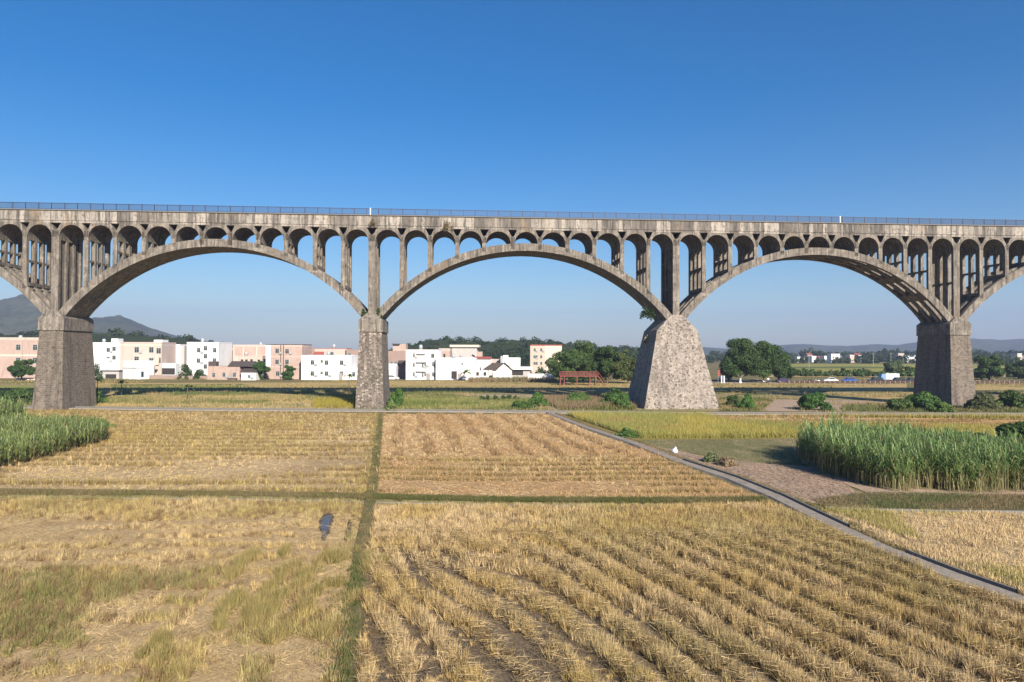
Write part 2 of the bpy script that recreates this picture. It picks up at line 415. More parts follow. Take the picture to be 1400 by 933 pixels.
for n_,p in enumerate(PI):
    u=US[p]; big=(p==33)
    if not big:
        mat=M['stone'] if n_ in (0,1,4,5) else M['rubble']
        b=MB().frustum((u-2.32,u+2.32,-1.75,BW+1.75),(u-1.8,u+1.8,-.8,BW+.8),-.6,Z_CAPB)
        po=b.build('pier',mat,bridge)
        cp=MB().box(u-1.97,u+1.97,-.95,BW+.95,Z_CAPB+.003,Z_SH)
        cp.add([(u-1.97,-.95,Z_SH),(u+1.97,-.95,Z_SH),(u+1.97,BW+.95,Z_SH),(u-1.97,BW+.95,Z_SH),(u-.62,-.55,Z_APEX+.05),(u+.62,-.55,Z_APEX+.05),(u+.62,BW+.55,Z_APEX+.05),(u-.62,BW+.55,Z_APEX+.05)],
               [(4,5,6,7),(0,1,5,4),(1,2,6,5),(2,3,7,6),(3,0,4,7)])
        cp.box(u-2.0,u+2.0,-.985,BW+.985,Z_CAPB-.1,Z_CAPB+.12)
        cp.build('pier_cap',M['conc'],po)
    else:
        b=MB()
        tb=(u-3.5,u+3.5,-.7,BW+.7); bb=(u-6.5,u+6.5,-3.3,BW+3.3); zs=13.2
        b.frustum(bb,tb,-.6,zs)
        b.frustum((u-3.5,u+3.5,-.7,BW+.7),(u-1.0,u+1.0,-.4,BW+.4),zs,Z_APEX+.06)
        po=b.build('pier',M['pale_rubble'],bridge); po['label']='broad pale splayed rubble abutment pier'

# ------------------------------------------------------------------ ground and fields
SHEETS=[0]
def sheet(name,poly,z,mat,kind='structure'):
    SHEETS[0]+=1; z=z if name=='ground' else z+.0011*SHEETS[0]
    me=bpy.data.meshes.new(name); bm=bmesh.new()
    f=bm.faces.new([bm.verts.new((x,y,z)) for x,y in poly]); f.normal_update()
    if f.normal.z<0: f.normal_flip()
    bmesh.ops.triangulate(bm,faces=bm.faces[:]); bm.to_mesh(me); bm.free()
    me.materials.append(mat); o=link(bpy.data.objects.new(name,me)); o['kind']=kind; return o
S_far=soil('far_ground',(.15,.13,.055),(.2,.16,.075),(.08,.095,.035),(.12,.105,.05),.02,.5,bst=.1)
S_straw=soil('straw_field',(.45,.335,.185),(.39,.285,.155),(.28,.205,.125),(.53,.4,.225),.22,3.5)
S_strawr=soil('reddish_straw',(.44,.285,.14),(.38,.24,.115),(.3,.19,.095),(.48,.325,.165),.2,3.0)
S_strawd=soil('ridge_straw',(.16,.12,.078),(.125,.098,.068),(.09,.074,.06),(.25,.185,.11),.3,3.5)
S_mulch=soil('mulch_soil',(.40,.295,.215),(.32,.235,.17),(.45,.35,.25),(.22,.165,.12),.3,2.5)
S_fallow=soil('fallow_weeds',(.16,.15,.07),(.21,.185,.095),(.32,.255,.15),(.11,.115,.05),.15,1.6,(1,.5,1))
S_grass=soil('bund_grass',(.12,.115,.05),(.16,.135,.065),(.22,.17,.095),(.09,.095,.04),.4,3)
S_yellow=soil('yellow_rice_ground',(.21,.18,.05),(.25,.2,.06),(.15,.13,.05),(.19,.16,.06),.2,2)
S_tanf=soil('tan_field',(.4,.29,.125),(.35,.26,.11),(.27,.215,.095),(.45,.34,.16),.06,1.2)
S_greenf=soil('green_field',(.1,.13,.035),(.13,.15,.045),(.16,.16,.05),(.08,.11,.03),.05,1)
S_yg=soil('yellow_green_field',(.24,.24,.055),(.28,.25,.07),(.18,.2,.05),(.21,.21,.06),.03,.6)
S_pale=soil('pale_earth',(.42,.33,.25),(.38,.3,.22),(.33,.26,.2),(.46,.38,.29),.3,2)
gpoly=[(-5600,-250),(5600,-250),(5600,5600),(-5600,5600)]
sheet('ground',gpoly,0,S_far)
def fld(pts,z,mat,name='field'): 
    return sheet(name,GP(pts),z,mat)
PA=[(-40,690-20),(0,664),(120,640),(160,610),(200,588),(300,567),(519,567),(508,672)]   # upper left stubble
PA=[(-60,560),(518,566),(516,600),(509,674),(180,670),(0,668),(-140,667)]
PB=[(524,567),(750,567),(805,590),(882,617),(948,643),(1052,685),(900,683),(700,681),(516,679)]
PC=[(-260,684),(0,684),(180,686),(340,686),(498,690),(490,740),(476,850),(462,960),(455,1010),(-700,1010)]
PD=[(514,694),(700,694),(900,695),(1055,690),(1100,708),(1200,757),(1300,797),(1400,832),(1640,935),(1700,1010),(488,1010),(492,920),(500,800)]
PE=[(1122,698),(1400,703),(1640,707),(1640,905),(1418,821),(1314,783),(1220,746),(1160,720)]
fld(PA,.010,S_straw); fld(PB,.010,S_strawr); fld(PC,.010,S_straw); fld(PD,.010,S_strawd); fld(PE,.014,S_straw)
PRICE=[(775,568),(1400,572),(1420,577),(1400,604),(1230,600),(1100,598),(990,600),(880,600),(845,592)]
fld([(770,566.5),(960,566),(1400,570),(1600,572),(1600,610),(1100,600),(860,602)],.008,S_yellow)
fld([(960,569),(1450,574),(1450,588),(1200,584),(1090,582),(1000,577)],.012,S_strawr)       # reaped strip below the path
PF=[(868,602),(1100,600),(1160,604),(1160,640),(1100,632),(1040,634),(960,622),(905,613)]
fld(PF,.012,S_fallow,'fallow_field')
PM=[(855,603),(905,612),(960,624),(1040,634),(1120,640),(1170,672),(1215,682),(1120,690),(1075,683),(1000,652),(925,627)]
fld(PM,.016,S_mulch,'mulch_plot')
PK=[(1085,612),(1440,614),(1560,640),(1560,682),(1190,676),(1130,652),(1095,632)]
fld(PK,.020,S_mulch,'cane_plot')
fld([(1110,684),(1190,674),(1640,682),(1640,700),(1130,696)],.018,S_grass,'grass_bank')
# bunds: low raised grass strips
def ribbon(name,pts,wl,wr,z0,h,mat,kind='structure',label=None):
    """raised strip along ground points, widths left/right in metres"""
    P=[Vector((x,y)) for x,y in pts]; vs=[];fs=[]; ch=min(.12,h,(wl+wr)*.12)
    for i,p in enumerate(P):
        d=(P[min(i+1,len(P)-1)]-P[max(i-1,0)]).normalized(); nrm=Vector((-d.y,d.x))
        a=p+nrm*wl; b=p-nrm*wr
        vs+=[(a.x,a.y,z0),(a.x-nrm.x*ch,a.y-nrm.y*ch,z0+h),(b.x+nrm.x*ch,b.y+nrm.y*ch,z0+h),(b.x,b.y,z0)]
    for i in range(len(P)-1):
        q=4*i
        for k in range(3): fs.append((q+k,q+4+k,q+5+k,q+1+k))
    me=bpy.data.meshes.new(name); me.from_pydata(vs,[],fs); me.update(); me.materials.append(mat)
    o=link(bpy.data.objects.new(name,me)); o['kind']=kind; return o
bundNS=GP([(520,568),(516,610),(511,650),(505,690),(492,760),(486,820),(478,880),(466,960),(455,1010)])
ribbon('grass_bund',bundNS,.38,.38,0,.14,S_grass)
bundEW=GP([(-300,676),(0,677),(180,678),(340,679),(510,683),(700,687.5),(900,688.5),(1050,687)])
ribbon('grass_bund',bundEW,.75,.75,0,.16,S_grass)
# farm path (concrete) and its kerb
farm=GP([(748,564.5),(800,585),(865,606.5),(925,631),(1000,656),(1060,681),(1100,701),(1200,750),(1300,790),(1400,826),(1560,890),(1800,1010)])
ribbon('farm_path',farm,.55,.55,.0,.15,M['path'])
def offs(pts,o):
    P=[Vector(p) for p in pts]; out=[]
    for i,p in enumerate(P):
        d=(P[min(i+1,len(P)-1)]-P[max(i-1,0)]).normalized(); n=Vector((-d.y,d.x)); out.append((p+n*o)[:])
    return out
def sub(pts,n):
    out=[]
    for i in range(len(pts)-1):
        for k in range(n):
            t=k/n; out.append((pts[i][0]*(1-t)+pts[i+1][0]*t,pts[i][1]*(1-t)+pts[i+1][1]*t))
    out.append(pts[-1]); return out
fp=sub(farm,8)
for a_,b_ in ((24,53),(58,71),(73,88)):
    k_=ribbon('path_kerb',offs(fp,.63)[a_:b_],.07,.07,0,.25,M['kerb'])
# path under the aqueduct
bp_=GP([(-300,553),(0,557.5),(180,560),(300,561.5),(480,562.5),(640,563.5),(760,565),(960,566.8),(1200,567.5),(1400,568),(1700,569)])
ribbon('field_path',bp_,.8,.8,0,.13,M['path'])
ribbon('path_kerb',offs(bp_,1.05),.1,.1,0,.3,M['kerb'])
ribbon('concrete_ditch_edge',GP([(1130,696),(1190,699),(1300,701),(1400,702),(1640,705)]),.08,.08,0,.16,M['kerb'])
ribbon('concrete_ditch_edge',offs(bundEW,-.95)[2:7],.05,.05,0,.07,M['kerb'])
# the middle ground behind the aqueduct (plots, y 515..560)
def mf(pts,mat,z=.01): fld(pts,z,mat)
S_scrub=soil('scrub_ground',(.2,.18,.075),(.27,.215,.115),(.14,.145,.055),(.33,.26,.15),.12,1.6)
mf([(-80,524),(150,524),(140,552),(-80,552)],S_scrub)
mf([(-80,527),(60,528),(60,535),(-80,534)],S_yg,.014)
mf([(130,524),(500,523),(500,562),(130,558)],S_tanf)
mf([(150,526),(330,525),(380,536),(160,541)],S_greenf,.014)
mf([(170,529),(215,528),(205,534),(180,536)],S_yg,.018); mf([(222,528),(262,527.5),(250,533),(225,535)],S_yg,.018); mf([(270,527.5),(330,528),(300,531),(268,533)],S_yg,.018)
mf([(250,545),(320,544),(325,556),(246,557)],S_greenf,.014); mf([(325,547),(360,545),(363,551),(325,552)],S_greenf,.014)
mf([(345,554),(430,551),(428,560),(340,560)],S_pale,.014)
mf([(430,549),(486,547),(486,560),(430,560)],S_yg,.018)
mf([(527,521),(1240,521),(1240,535),(527,533)],S_tanf)
mf([(527,533),(1000,534),(1000,563),(527,561)],S_scrub)
mf([(555,538),(640,537),(660,545),(560,546)],S_tanf,.014); mf([(640,540),(730,541),(730,548),(640,549)],S_pale,.014)
mf([(985,536),(1240,536),(1400,534),(1500,534),(1500,565),(985,563)],S_scrub)
mf([(1130,537),(1260,537),(1260,546),(1140,546)],S_tanf,.014)
mf([(1030,546),(1240,549),(1240,563),(1050,563)],S_mulch,.016)
mf([(1330,524),(1600,524),(1600,534),(1330,534)],S_tanf)
mf([(1020,498),(1700,498),(1700,513),(1020,513)],S_yg,.03)
mf([(1020,502),(1170,501.5),(1250,503),(1250,504),(1020,504)],S_greenf,.06)
mf([(1060,511),(1260,510),(1700,511),(1700,516),(1050,516)],S_tanf,.05)
mf([(735,565),(748,563),(757,552),(775,547),(790,549),(768,556),(762,565)],S_pale,.022)
ribbon('road',GP([(940,521.5),(1080,519.5),(1250,519.5),(1400,519.5),(1700,519)]),2.6,2.6,.0,.1,M['road'])
ribbon('village_road',GP([(515,520.5),(660,520),(700,520.5)]),2.0,2.0,0,.08,M['road'])
fld([(940,521.5),(1080,521),(1078,525),(940,525.5)],.02,S_pale,'pale_verge')
# standing water, wet mud, and a dark strip painted for ditch shade
PUDDLES=([(437,711),(443,705),(450,702),(457,707),(456,715),(452,722),(451,730),(446,736),(444,743),(439,740),(440,731),(435,722)],[(441,712),(446,706),(451,706),(454,710),(450,716),(449,724),(446,728),(446,736),(442,738),(441,728),(438,720)],
            [(477,712),(481,714),(480,730),(472,748),(470,738)],
            [(560,756),(567,757),(563,772),(569,785),(580,800),(590,820),(582,822),(570,806),(558,790),(553,775)],
            [(489,815),(495,813),(494,850),(492,892),(486,900),(487,855)],  # dark strip stands in for the shade inside a narrow ditch
            [(560,925),(580,918),(586,950),(562,955)],[(512,925),(526,922),(530,950),(510,952)])
for pts in PUDDLES:
    fld(pts,.024,M['water'] if pts is PUDDLES[1] else M['mud'],'puddle' if pts is PUDDLES[1] else 'wet_mud')

# ------------------------------------------------------------------ blades of stubble, rice and grass
def blades(P,hgt,wid,n,lean,cols,jit,flat=0.0,z0=0.0):
    """n triangles per point; returns verts (N*3,3) and colours (N,3)"""
    N=len(P); idx=np.repeat(np.arange(N),n); m=len(idx)
    ang=rng.uniform(0,2*np.pi,m); rr=jit*np.sqrt(rng.uniform(0,1,m))
    H=(np.repeat(hgt,n) if hasattr(hgt,'__len__') else hgt)*rng.uniform(.55,1.15,m)
    base=np.stack([P[idx,0]+rr*np.cos(ang),P[idx,1]+rr*np.sin(ang),np.full(m,z0)],1)
    la=ang+rng.normal(0,.9,m); ll=np.abs(rng.normal(0,lean,m))+.05
    d=np.stack([np.cos(la)*ll*H,np.sin(la)*ll*H,H*np.sqrt(np.maximum(.06,1-np.minimum(ll,.95)**2))],1)
    wa=rng.uniform(0,np.pi,m); w=np.stack([np.cos(wa),np.sin(wa),np.zeros(m)],1)*(wid*rng.uniform(.6,1.3,m)/2)[:,None]
    v=np.empty((m,3,3)); v[:,0]=base-w; v[:,1]=base+w; v[:,2]=base+d
    c=cols[idx]*rng.uniform(.72,1.28,m)[:,None]
    return v.reshape(-1,3),c
def litter(P,L,wid,cols):
    m=len(P); a=rng.uniform(0,np.pi,m); l=L*rng.uniform(.5,1.4,m)
    d=np.stack([np.cos(a)*l,np.sin(a)*l,rng.uniform(-.02,.07,m)],1)
    w=np.stack([-np.sin(a),np.cos(a),rng.uniform(-.5,.5,m)],1)*(wid/2)
    b=np.stack([P[:,0],P[:,1],rng.uniform(.03,.09,m)],1)
    v=np.empty((m,3,3)); v[:,0]=b-w; v[:,1]=b+w; v[:,2]=b+d
    return v.reshape(-1,3),cols*rng.uniform(.75,1.25,m)[:,None]
def grid(poly,sx,sy,ang=0,jit=.45):
    p=np.array(poly); c,s=math.cos(ang),math.sin(ang)
    q=np.stack([p[:,0]*c+p[:,1]*s,-p[:,0]*s+p[:,1]*c],1)
    a=np.arange(q[:,0].min(),q[:,0].max(),sx); b=np.arange(q[:,1].min(),q[:,1].max(),sy)
    A,B=np.meshgrid(a,b); A=A.ravel()+rng.uniform(-jit,jit,A.size)*sx; B=B.ravel()+rng.uniform(-jit,jit,B.size)*sy
    x,y=A*c-B*s,A*s+B*c; k=inside(poly,x,y); return x[k],y[k],A[k],B[k]
def lerp(a,b,t): return np.asarray(a)[None,:]*(1-t[:,None])+np.asarray(b)[None,:]*t[:,None]
def smooth(x,a,b): t=np.clip((x-a)/(b-a),0,1); return t*t*(3-2*t)
GOLD=(.49,.355,.145); PALE=(.56,.42,.23); OLIVE=(.27,.235,.075); GREEN=(.12,.155,.04); BROWN=(.25,.165,.08); RUST=(.46,.3,.145)
def finish(name,parts,mat,label=None):
    v=np.concatenate([p[0] for p in parts]); c=np.concatenate([p[1] for p in parts])
    o=np_mesh(name,v,3,np.repeat(np.clip(c,0,.9),3,axis=0),mat); o['kind']='stuff'; return o
wA,wB,wC,wD,wE=[GP(p) for p in (PA,PB,PC,PD,PE)]
# D: ridged stubble, rows running toward the lower right
PUD=[GP(p) for p in PUDDLES]
def dry(x,y,grow=0):
    k=np.ones(len(x),bool)
    for p in PUD:
        cx_,cy_=np.mean(p,axis=0); k&=~inside([(cx_+(px-cx_)*1.1,cy_+(py-cy_)*1.02) for px,py in p],x,y)
    return k
ang=math.atan2(-.94,.35)
x,y,a,b=grid(wD,.19,.19,ang,.42)
def ridges(x,y,b):
    warp=(fbm(x*.1,y*.1,3)-.5)*1.6+3.0*np.exp(-((x+2.5)/3.2)**2)*smooth(y,20,36)
    return .5+.5*np.cos(2*np.pi*(b+warp)/1.48)
rid=ridges(x,y,b)
far=smooth(y,32,37)                       # back of the plot: even short rows across
bare=smooth(fbm(x*.22,y*.22,9),.55,.63)*(1-far)
mud=np.exp(-(((x-.2)/1.9)**2+((y-21.5)/5)**2))*1.2+np.exp(-(((x+3.2)/1.6)**2+((y-31)/3)**2))
prob=np.clip(np.maximum(smooth(rid,.32,.46)*(1-.35*bare),.14)*(1-far)+far*.8,0,1)*(1-np.clip(mud,0,.93))
prob*=.75+.25*smooth(fbm(x*.9,y*.9,77),.3,.5)
k=(rng.uniform(0,1,len(x))<prob)&dry(x,y); x,y,rid,far,bare=x[k],y[k],rid[k],far[k],bare[k]
t=fbm(x*.35,y*.35,5); col=lerp(GOLD,PALE,smooth(t,.3,.7)); ol=smooth(fbm(x*.18+9,y*.18,21),.45,.7)*.5*smooth(x,-1,6)
col=col*(1-ol[:,None])+np.array(OLIVE)[None,:]*ol[:,None]
col*=rng.uniform(.7,1.25,len(x))[:,None]
br=(rng.uniform(0,1,len(x))<.22); col[br]=np.array(BROWN)*.8
hg=((.14+.18*smooth(rid,.25,.42)+.24*smooth(rid,.4,.8))*(1-far)+far*.4)*rng.uniform(.85,1.12,len(x))
P=np.stack([x,y],1); near=y<30
parts=[blades(P[near],hg[near],.02,46,.42,col[near],.1),blades(P[~near],hg[~near],.028,28,.42,col[~near],.1)]
lx,ly,la_,lb_=grid(wD,.075,.075,ang); k=dry(lx,ly)&(rng.uniform(0,1,len(lx))<.1+.55*smooth(fbm(lx*.5,ly*.5,8),.42,.58)+.4*smooth(ridges(lx,ly,lb_),.5,.8)); lx,ly=lx[k],ly[k]
lt=fbm(lx*.6,ly*.6,8); parts.append(litter(np.stack([lx,ly],1),.34,.02,lerp((.46,.33,.16),(.17,.125,.075),smooth(lt*.6+.6*(1-ridges(lx,ly,lb_[k])),.3,.6))))  # litter darkened between ridges, imitating trough shade and brown stalk bases
# straw draped over the ridges
lx,ly,la_,lb_=grid(wD,.075,.075,ang); rr_=ridges(lx,ly,lb_); k=(rr_>.45)&(rng.uniform(0,1,len(lx))<.35+.65*smooth(fbm(lx*.4,ly*.4,44),.42,.55))&dry(lx,ly)&(ly<37); lx,ly=lx[k],ly[k]
v,c=litter(np.stack([lx,ly],1),.4,.024,lerp(PALE,GOLD,rng.uniform(0,1,len(lx)))); v[:,2]+=np.repeat(rng.uniform(.18,.42,len(lx)),3); v[2::3,2]-=rng.uniform(.02,.24,len(lx)); parts.append((v,c))
finish('rice_stubble',parts,M['straw'])
# C: trampled straw with greener tussocks
x,y,a,b=grid(wC,.25,.25)
gr=smooth(fbm(x*.16,y*.2,31)+.12,.5,.6)*smooth(-x+.9*fbm(x*.5,y*.5,3),11.8,15)*smooth(-y,-32,-29)*smooth(y,21.5,23.5)
rows=.5+.5*np.cos(2*np.pi*(y+ (fbm(x*.08,y*.08,6)-.5)*2.4)/1.9)
rows=smooth(rows,.45,.65)*smooth(-x,7.5,10)*smooth(fbm(x*.2,y*.3,91),.3,.4)
tuft=smooth(fbm(x*.8,y*.33,12,2),.57,.63)
edge=smooth(y,38.5,42)+smooth(fbm(x*.5,y*.25,14),.4,.55)*smooth(x,-5.4,-3.4)*(y<33)
prob=np.clip(np.maximum(np.maximum(rows*.8,tuft*.95*(x>-12)*(y<31)),np.maximum(gr,edge*.9)),0,1)
k=(rng.uniform(0,1,len(x))<prob)&dry(x,y); x,y,gr,tuft,edge=x[k],y[k],gr[k],tuft[k],edge[k]
t=fbm(x*.4,y*.4,5); col=lerp(PALE,GOLD,smooth(t,.3,.7)); g=np.clip(gr*.8*rng.uniform(.6,1.15,len(x))+.3*smooth(fbm(x*.15,y*.3,55),.42,.6)*(x<-6)+.5*tuft*(y<31)+.3*edge,0,.95)
yg=np.array((.27,.235,.08)); gcol=lerp(yg,(.165,.165,.055),gr); col=col*(1-g[:,None])+gcol*g[:,None]; col*=rng.uniform(.7,1.25,len(x))[:,None]
br=(rng.uniform(0,1,len(x))<.28); col[br]=np.array(BROWN)*.8
tx=[];tc=[]
for i in range(34):
    cx_,cy_=rng.uniform(-13,-5.6),rng.uniform(21.5,33); n_=rng.integers(6,26); L_=rng.uniform(.3,1.1); tl=rng.uniform(-.1,.35)
    q_=rng.uniform(-1,1,n_)*L_; tx.append(np.stack([cx_+q_*tl+rng.normal(0,.1,n_),cy_+q_],1)); tc.append(lerp((.2,.18,.06),(.34,.26,.11),rng.uniform(0,1,n_)))
tx=np.concatenate(tx); tc=np.concatenate(tc)
P=np.stack([x,y],1); hg=(.26+.16*np.maximum(gr,tuft)+.1*edge)*rng.uniform(.7,1.2,len(x))
parts=[blades(P,hg,.022,36,.68,col,.09),blades(tx,.55,.022,50,.38,tc,.09)]
lx,ly,_,_=grid(wC,.068,.068); k=dry(lx,ly); lx,ly=lx[k],ly[k]; lt=fbm(lx*.5,ly*.5,18); k=rng.uniform(0,1,len(lx))<.3+.7*smooth(lt,.38,.52); lx,ly,lt=lx[k],ly[k],lt[k]
parts.append(litter(np.stack([lx,ly],1),.38,.022,lerp((.44,.32,.16),(.6,.445,.23),smooth(lt,.4,.7))))
finish('rice_stubble',parts,M['straw'])
# A, B: cut stubble in rows
def rows_field(poly,ang,per,colA,colB,seed,h=.3,nb=9,w=.045):
    x,y,a,b=grid(poly,.3,.3,ang)
    t=fbm(x*.12,y*.12,seed); ph=.5+.5*np.cos(2*np.pi*(b+(fbm(a*.035,b*.035,seed+1)-.5)*3.4)/per)
    rw=smooth(ph,.5,.72)*smooth(fbm(a*.06,b*.2,seed+2),.3,.42); gap=smooth(fbm(x*.12,y*.22,seed+3),.56,.68)
    keep=rng.uniform(0,1,len(x))<np.clip(.2+.8*rw-.4*gap,.04,1)
    x,y,t,rw=x[keep],y[keep],t[keep],rw[keep]; col=lerp(colA,colB,smooth(t,.3,.7))
    yg=smooth(fbm(x*.1+4,y*.1,seed+7),.54,.68)*.5; col=col*(1-yg[:,None])+np.array((.38,.33,.075))[None,:]*yg[:,None]
    br=rng.uniform(0,1,len(x))<.04+.8*rw; col[br]=lerp((.19,.13,.06),(.27,.21,.07),rng.uniform(0,1,br.sum()))
    return blades(np.stack([x,y],1),h*(.5+.3*t+.9*rw),w,nb,.4,col,.14)
lxy=lambda poly,s:np.stack(grid(poly,s,s)[:2],1)
la=lxy(wA,.24); parts=[rows_field(wA,.02,2.7,PALE,GOLD,40),litter(la,.5,.05,lerp(PALE,BROWN,smooth(fbm(la[:,0]*.3,la[:,1]*.3,2),.45,.75)))]
finish('rice_stubble',parts,M['straw'])
front=GP([(517,626),(700,626),(905,626),(948,643),(1052,685),(900,683),(700,681),(516,679)]); back=GP([(524,567),(750,567),(805,590),(882,617),(905,626),(700,624),(517,624)])
la=lxy(wB,.24)
parts=[rows_field(front,.0,2.3,RUST,PALE,50),litter(la,.5,.05,lerp(PALE,RUST,smooth(fbm(la[:,0]*.3,la[:,1]*.3,3),.3,.7)))]
x,y,a,b=grid(back,.34,.34); ph=.5+.5*np.cos(2*np.pi*(x+.16*y+(fbm(x*.12,y*.12,4)-.5)*1.3)/3.0); ps_=smooth(ph,.6,.82)*smooth(fbm(x*.3,y*.05,5),.25,.35)
k=rng.uniform(0,1,len(x))<.25+.75*ps_; x,y,ps_=x[k],y[k],ps_[k]; col=lerp(PALE,RUST,smooth(fbm(x*.2,y*.2,15),.35,.7)); rw=rng.uniform(0,1,len(x))<ps_*.8; col[rw]=np.array((.25,.165,.085))  # row blades browned to imitate shading among the cut stalks
parts.append(blades(np.stack([x,y],1),.2+.3*ps_,.05,11,.45,col,.16)); finish('rice_stubble',parts,M['straw'])
x,y,a,b=grid(wE,.25,.25); k=rng.uniform(0,1,len(x))<.25+.7*smooth(fbm(x*.3,y*.3,17),.45,.6); x,y=x[k],y[k]
e=smooth(y,40,43)*smooth(-x,-30,-24)+.8*smooth(x-.1*y,16.6,15.6)*0; col=lerp(PALE,(.42,.38,.1),np.clip(e+.5*smooth(fbm(x*.2,y*.2,4),.5,.7),0,1))
parts=[blades(np.stack([x,y],1),.3,.028,18,.5,col,.15)]; lx,ly,_,_=grid(wE,.13,.13); parts.append(litter(np.stack([lx,ly],1),.36,.026,lerp(PALE,BROWN,smooth(fbm(lx*.4,ly*.4,8),.35,.75))))
finish('rice_stubble',parts,M['straw'])
# standing ripe rice
x,y,a,b=grid(GP(PRICE),.26,.26); t=fbm(x*.12,y*.12,61); col=lerp((.33,.28,.07),(.25,.245,.07),smooth(t,.35,.7)); k_=smooth(fbm(x*.2,y*.25,66),.62,.7); col=col*(1-.6*k_[:,None])+np.array((.3,.2,.09))*.6*k_[:,None]
strip=inside(GP([(960,569),(1450,574),(1450,588),(1200,584),(1090,582),(1000,577)]),x,y); x,y,col=x[~strip],y[~strip],col[~strip]
finish('ripe_rice',[blades(np.stack([x,y],1),.85,.05,9,.35,col,.16)],M['straw'])
st=GP([(960,569),(1450,574),(1450,588),(1200,584),(1090,582),(1000,577)]); finish('rice_stubble',[rows_field(st,.1,2.2,RUST,PALE,90)],M['straw'])
# grass along bunds, banks and path edges
def strip_pts(pts,wl,wr,n):
    P=np.array(pts); seg=np.diff(P,axis=0); L=np.hypot(seg[:,0],seg[:,1]); k=rng.choice(len(L),n,p=L/L.sum()); t=rng.uniform(0,1,n)
    d=seg[k]/L[k][:,None]; nn=np.stack([-d[:,1],d[:,0]],1); return P[k]+seg[k]*t[:,None]+nn*rng.uniform(-wr,wl,n)[:,None]
parts=[]
def gstrip(pts,wl,wr,n,h,cA,cB,z=.12,nb=14,w=.03):
    q=strip_pts(pts,wl,wr,n); parts.append(blades(q,h,w,nb,.5,lerp(cA,cB,smooth(fbm(q[:,0]*.25,q[:,1]*.25,71),.35,.65)),.14,z0=z))
gstrip(bundNS,.4,.4,700,.14,(.15,.14,.06),(.28,.21,.1)); gstrip(bundNS[:4],.3,.3,260,.2,(.11,.125,.04),(.15,.15,.055)); gstrip(bundNS[4:],.2,.35,120,.22,(.1,.13,.04),(.14,.16,.05)); gstrip(offs(bundNS,-.7),.3,.3,420,.3,(.3,.24,.1),(.36,.3,.12),z=0); gstrip(bundEW,.8,.7,3600,.24,(.16,.145,.055),(.22,.175,.085))
gstrip(bundEW[4:],.7,.55,2600,.22,(.1,.125,.035),(.16,.16,.06)); gstrip(offs(farm,.95),.5,.1,1500,.2,(.2,.18,.07),(.26,.2,.1),z=0)
bank=lxy(GP([(1110,684),(1190,674),(1640,682),(1640,698),(1130,696)]),.22); parts.append(blades(bank,.25,.03,12,.5,lerp((.23,.18,.095),(.13,.145,.055),smooth(fbm(bank[:,0]*.3,bank[:,1]*.3,73),.4,.7)),.14))
bank=lxy(GP([(1125,696),(1200,698),(1225,708),(1260,738),(1240,736),(1180,716)]),.2); parts.append(blades(bank,.36,.03,10,.4,lerp((.33,.3,.09),(.4,.33,.13),rng.uniform(0,1,len(bank))),.14))
bank=lxy(GP([(1285,764),(1400,790),(1640,850),(1640,870),(1400,806)]),.2); parts.append(blades(bank,.3,.03,10,.45,lerp((.3,.25,.1),(.17,.18,.06),rng.uniform(0,1,len(bank))),.14))
fl=lxy(GP(PF),.4); parts.append(blades(fl,.14,.06,6,.8,lerp((.14,.15,.055),(.3,.24,.13),smooth(fbm(fl[:,0]*.3,fl[:,1]*.12,75),.4,.65)),.25))
ml=lxy(GP(PM),.26); parts.append(litter(ml,.45,.07,lerp((.42,.31,.21),(.27,.19,.14),smooth(fbm(ml[:,0]*.5,ml[:,1]*.5,77),.35,.7))))
vg=lxy(GP([(527,544),(720,548),(735,561),(527,561)]),.55); parts.append(blades(vg,.65,.12,8,.5,lerp((.16,.2,.05),(.3,.29,.1),smooth(fbm(vg[:,0]*.12,vg[:,1]*.2,78),.4,.65)),.3))
rd=lxy(GP([(735,546),(860,545),(868,561),(765,561)]),.5); parts.append(blades(rd,1.15,.12,9,.35,lerp((.26,.19,.11),(.2,.19,.07),smooth(fbm(rd[:,0]*.15,rd[:,1]*.2,79),.5,.7)),.3))
rd=lxy(GP([(640,545),(735,545),(735,562),(640,562)]),.6); parts.append(blades(rd,.55,.12,7,.5,lerp((.15,.19,.05),(.27,.25,.1),rng.uniform(0,1,len(rd))),.3))
rd=lxy(GP([(985,545),(1060,546),(1040,563),(985,563)]),.55); parts.append(blades(rd,.6,.12,8,.5,lerp((.15,.17,.05),(.32,.24,.12),smooth(fbm(rd[:,0]*.15,rd[:,1]*.2,80),.4,.65)),.3))
rd=lxy(GP([(1150,556),(1270,552),(1400,552),(1500,552),(1500,565),(1150,563)]),.6); parts.append(blades(rd,.6,.12,8,.5,lerp((.14,.16,.05),(.3,.24,.11),smooth(fbm(rd[:,0]*.12,rd[:,1]*.2,81),.4,.65)),.3))
rd=lxy(GP([(130,543),(480,540),(480,560),(130,556)]),.7); parts.append(blades(rd,.4,.12,6,.5,lerp((.43,.33,.15),(.28,.25,.09),smooth(fbm(rd[:,0]*.1,rd[:,1]*.15,82),.4,.65)),.3))
rd=lxy(GP([(430,549),(486,547),(486,559),(430,559)]),.45); parts.append(blades(rd,.9,.1,9,.4,np.tile((.33,.28,.05),(len(rd),1)),.25))
rd=lxy(GP([(650,515),(750,515),(760,523),(640,523)]),1.0); parts.append(blades(rd,1.5,.25,8,.4,lerp((.28,.21,.12),(.15,.17,.06),smooth(fbm(rd[:,0]*.1,rd[:,1]*.1,83),.4,.65)),.5))
mz=lxy(GP([(-80,536),(500,535),(1500,535),(1500,566),(960,566),(760,563),(480,561),(-80,556)]),.55)
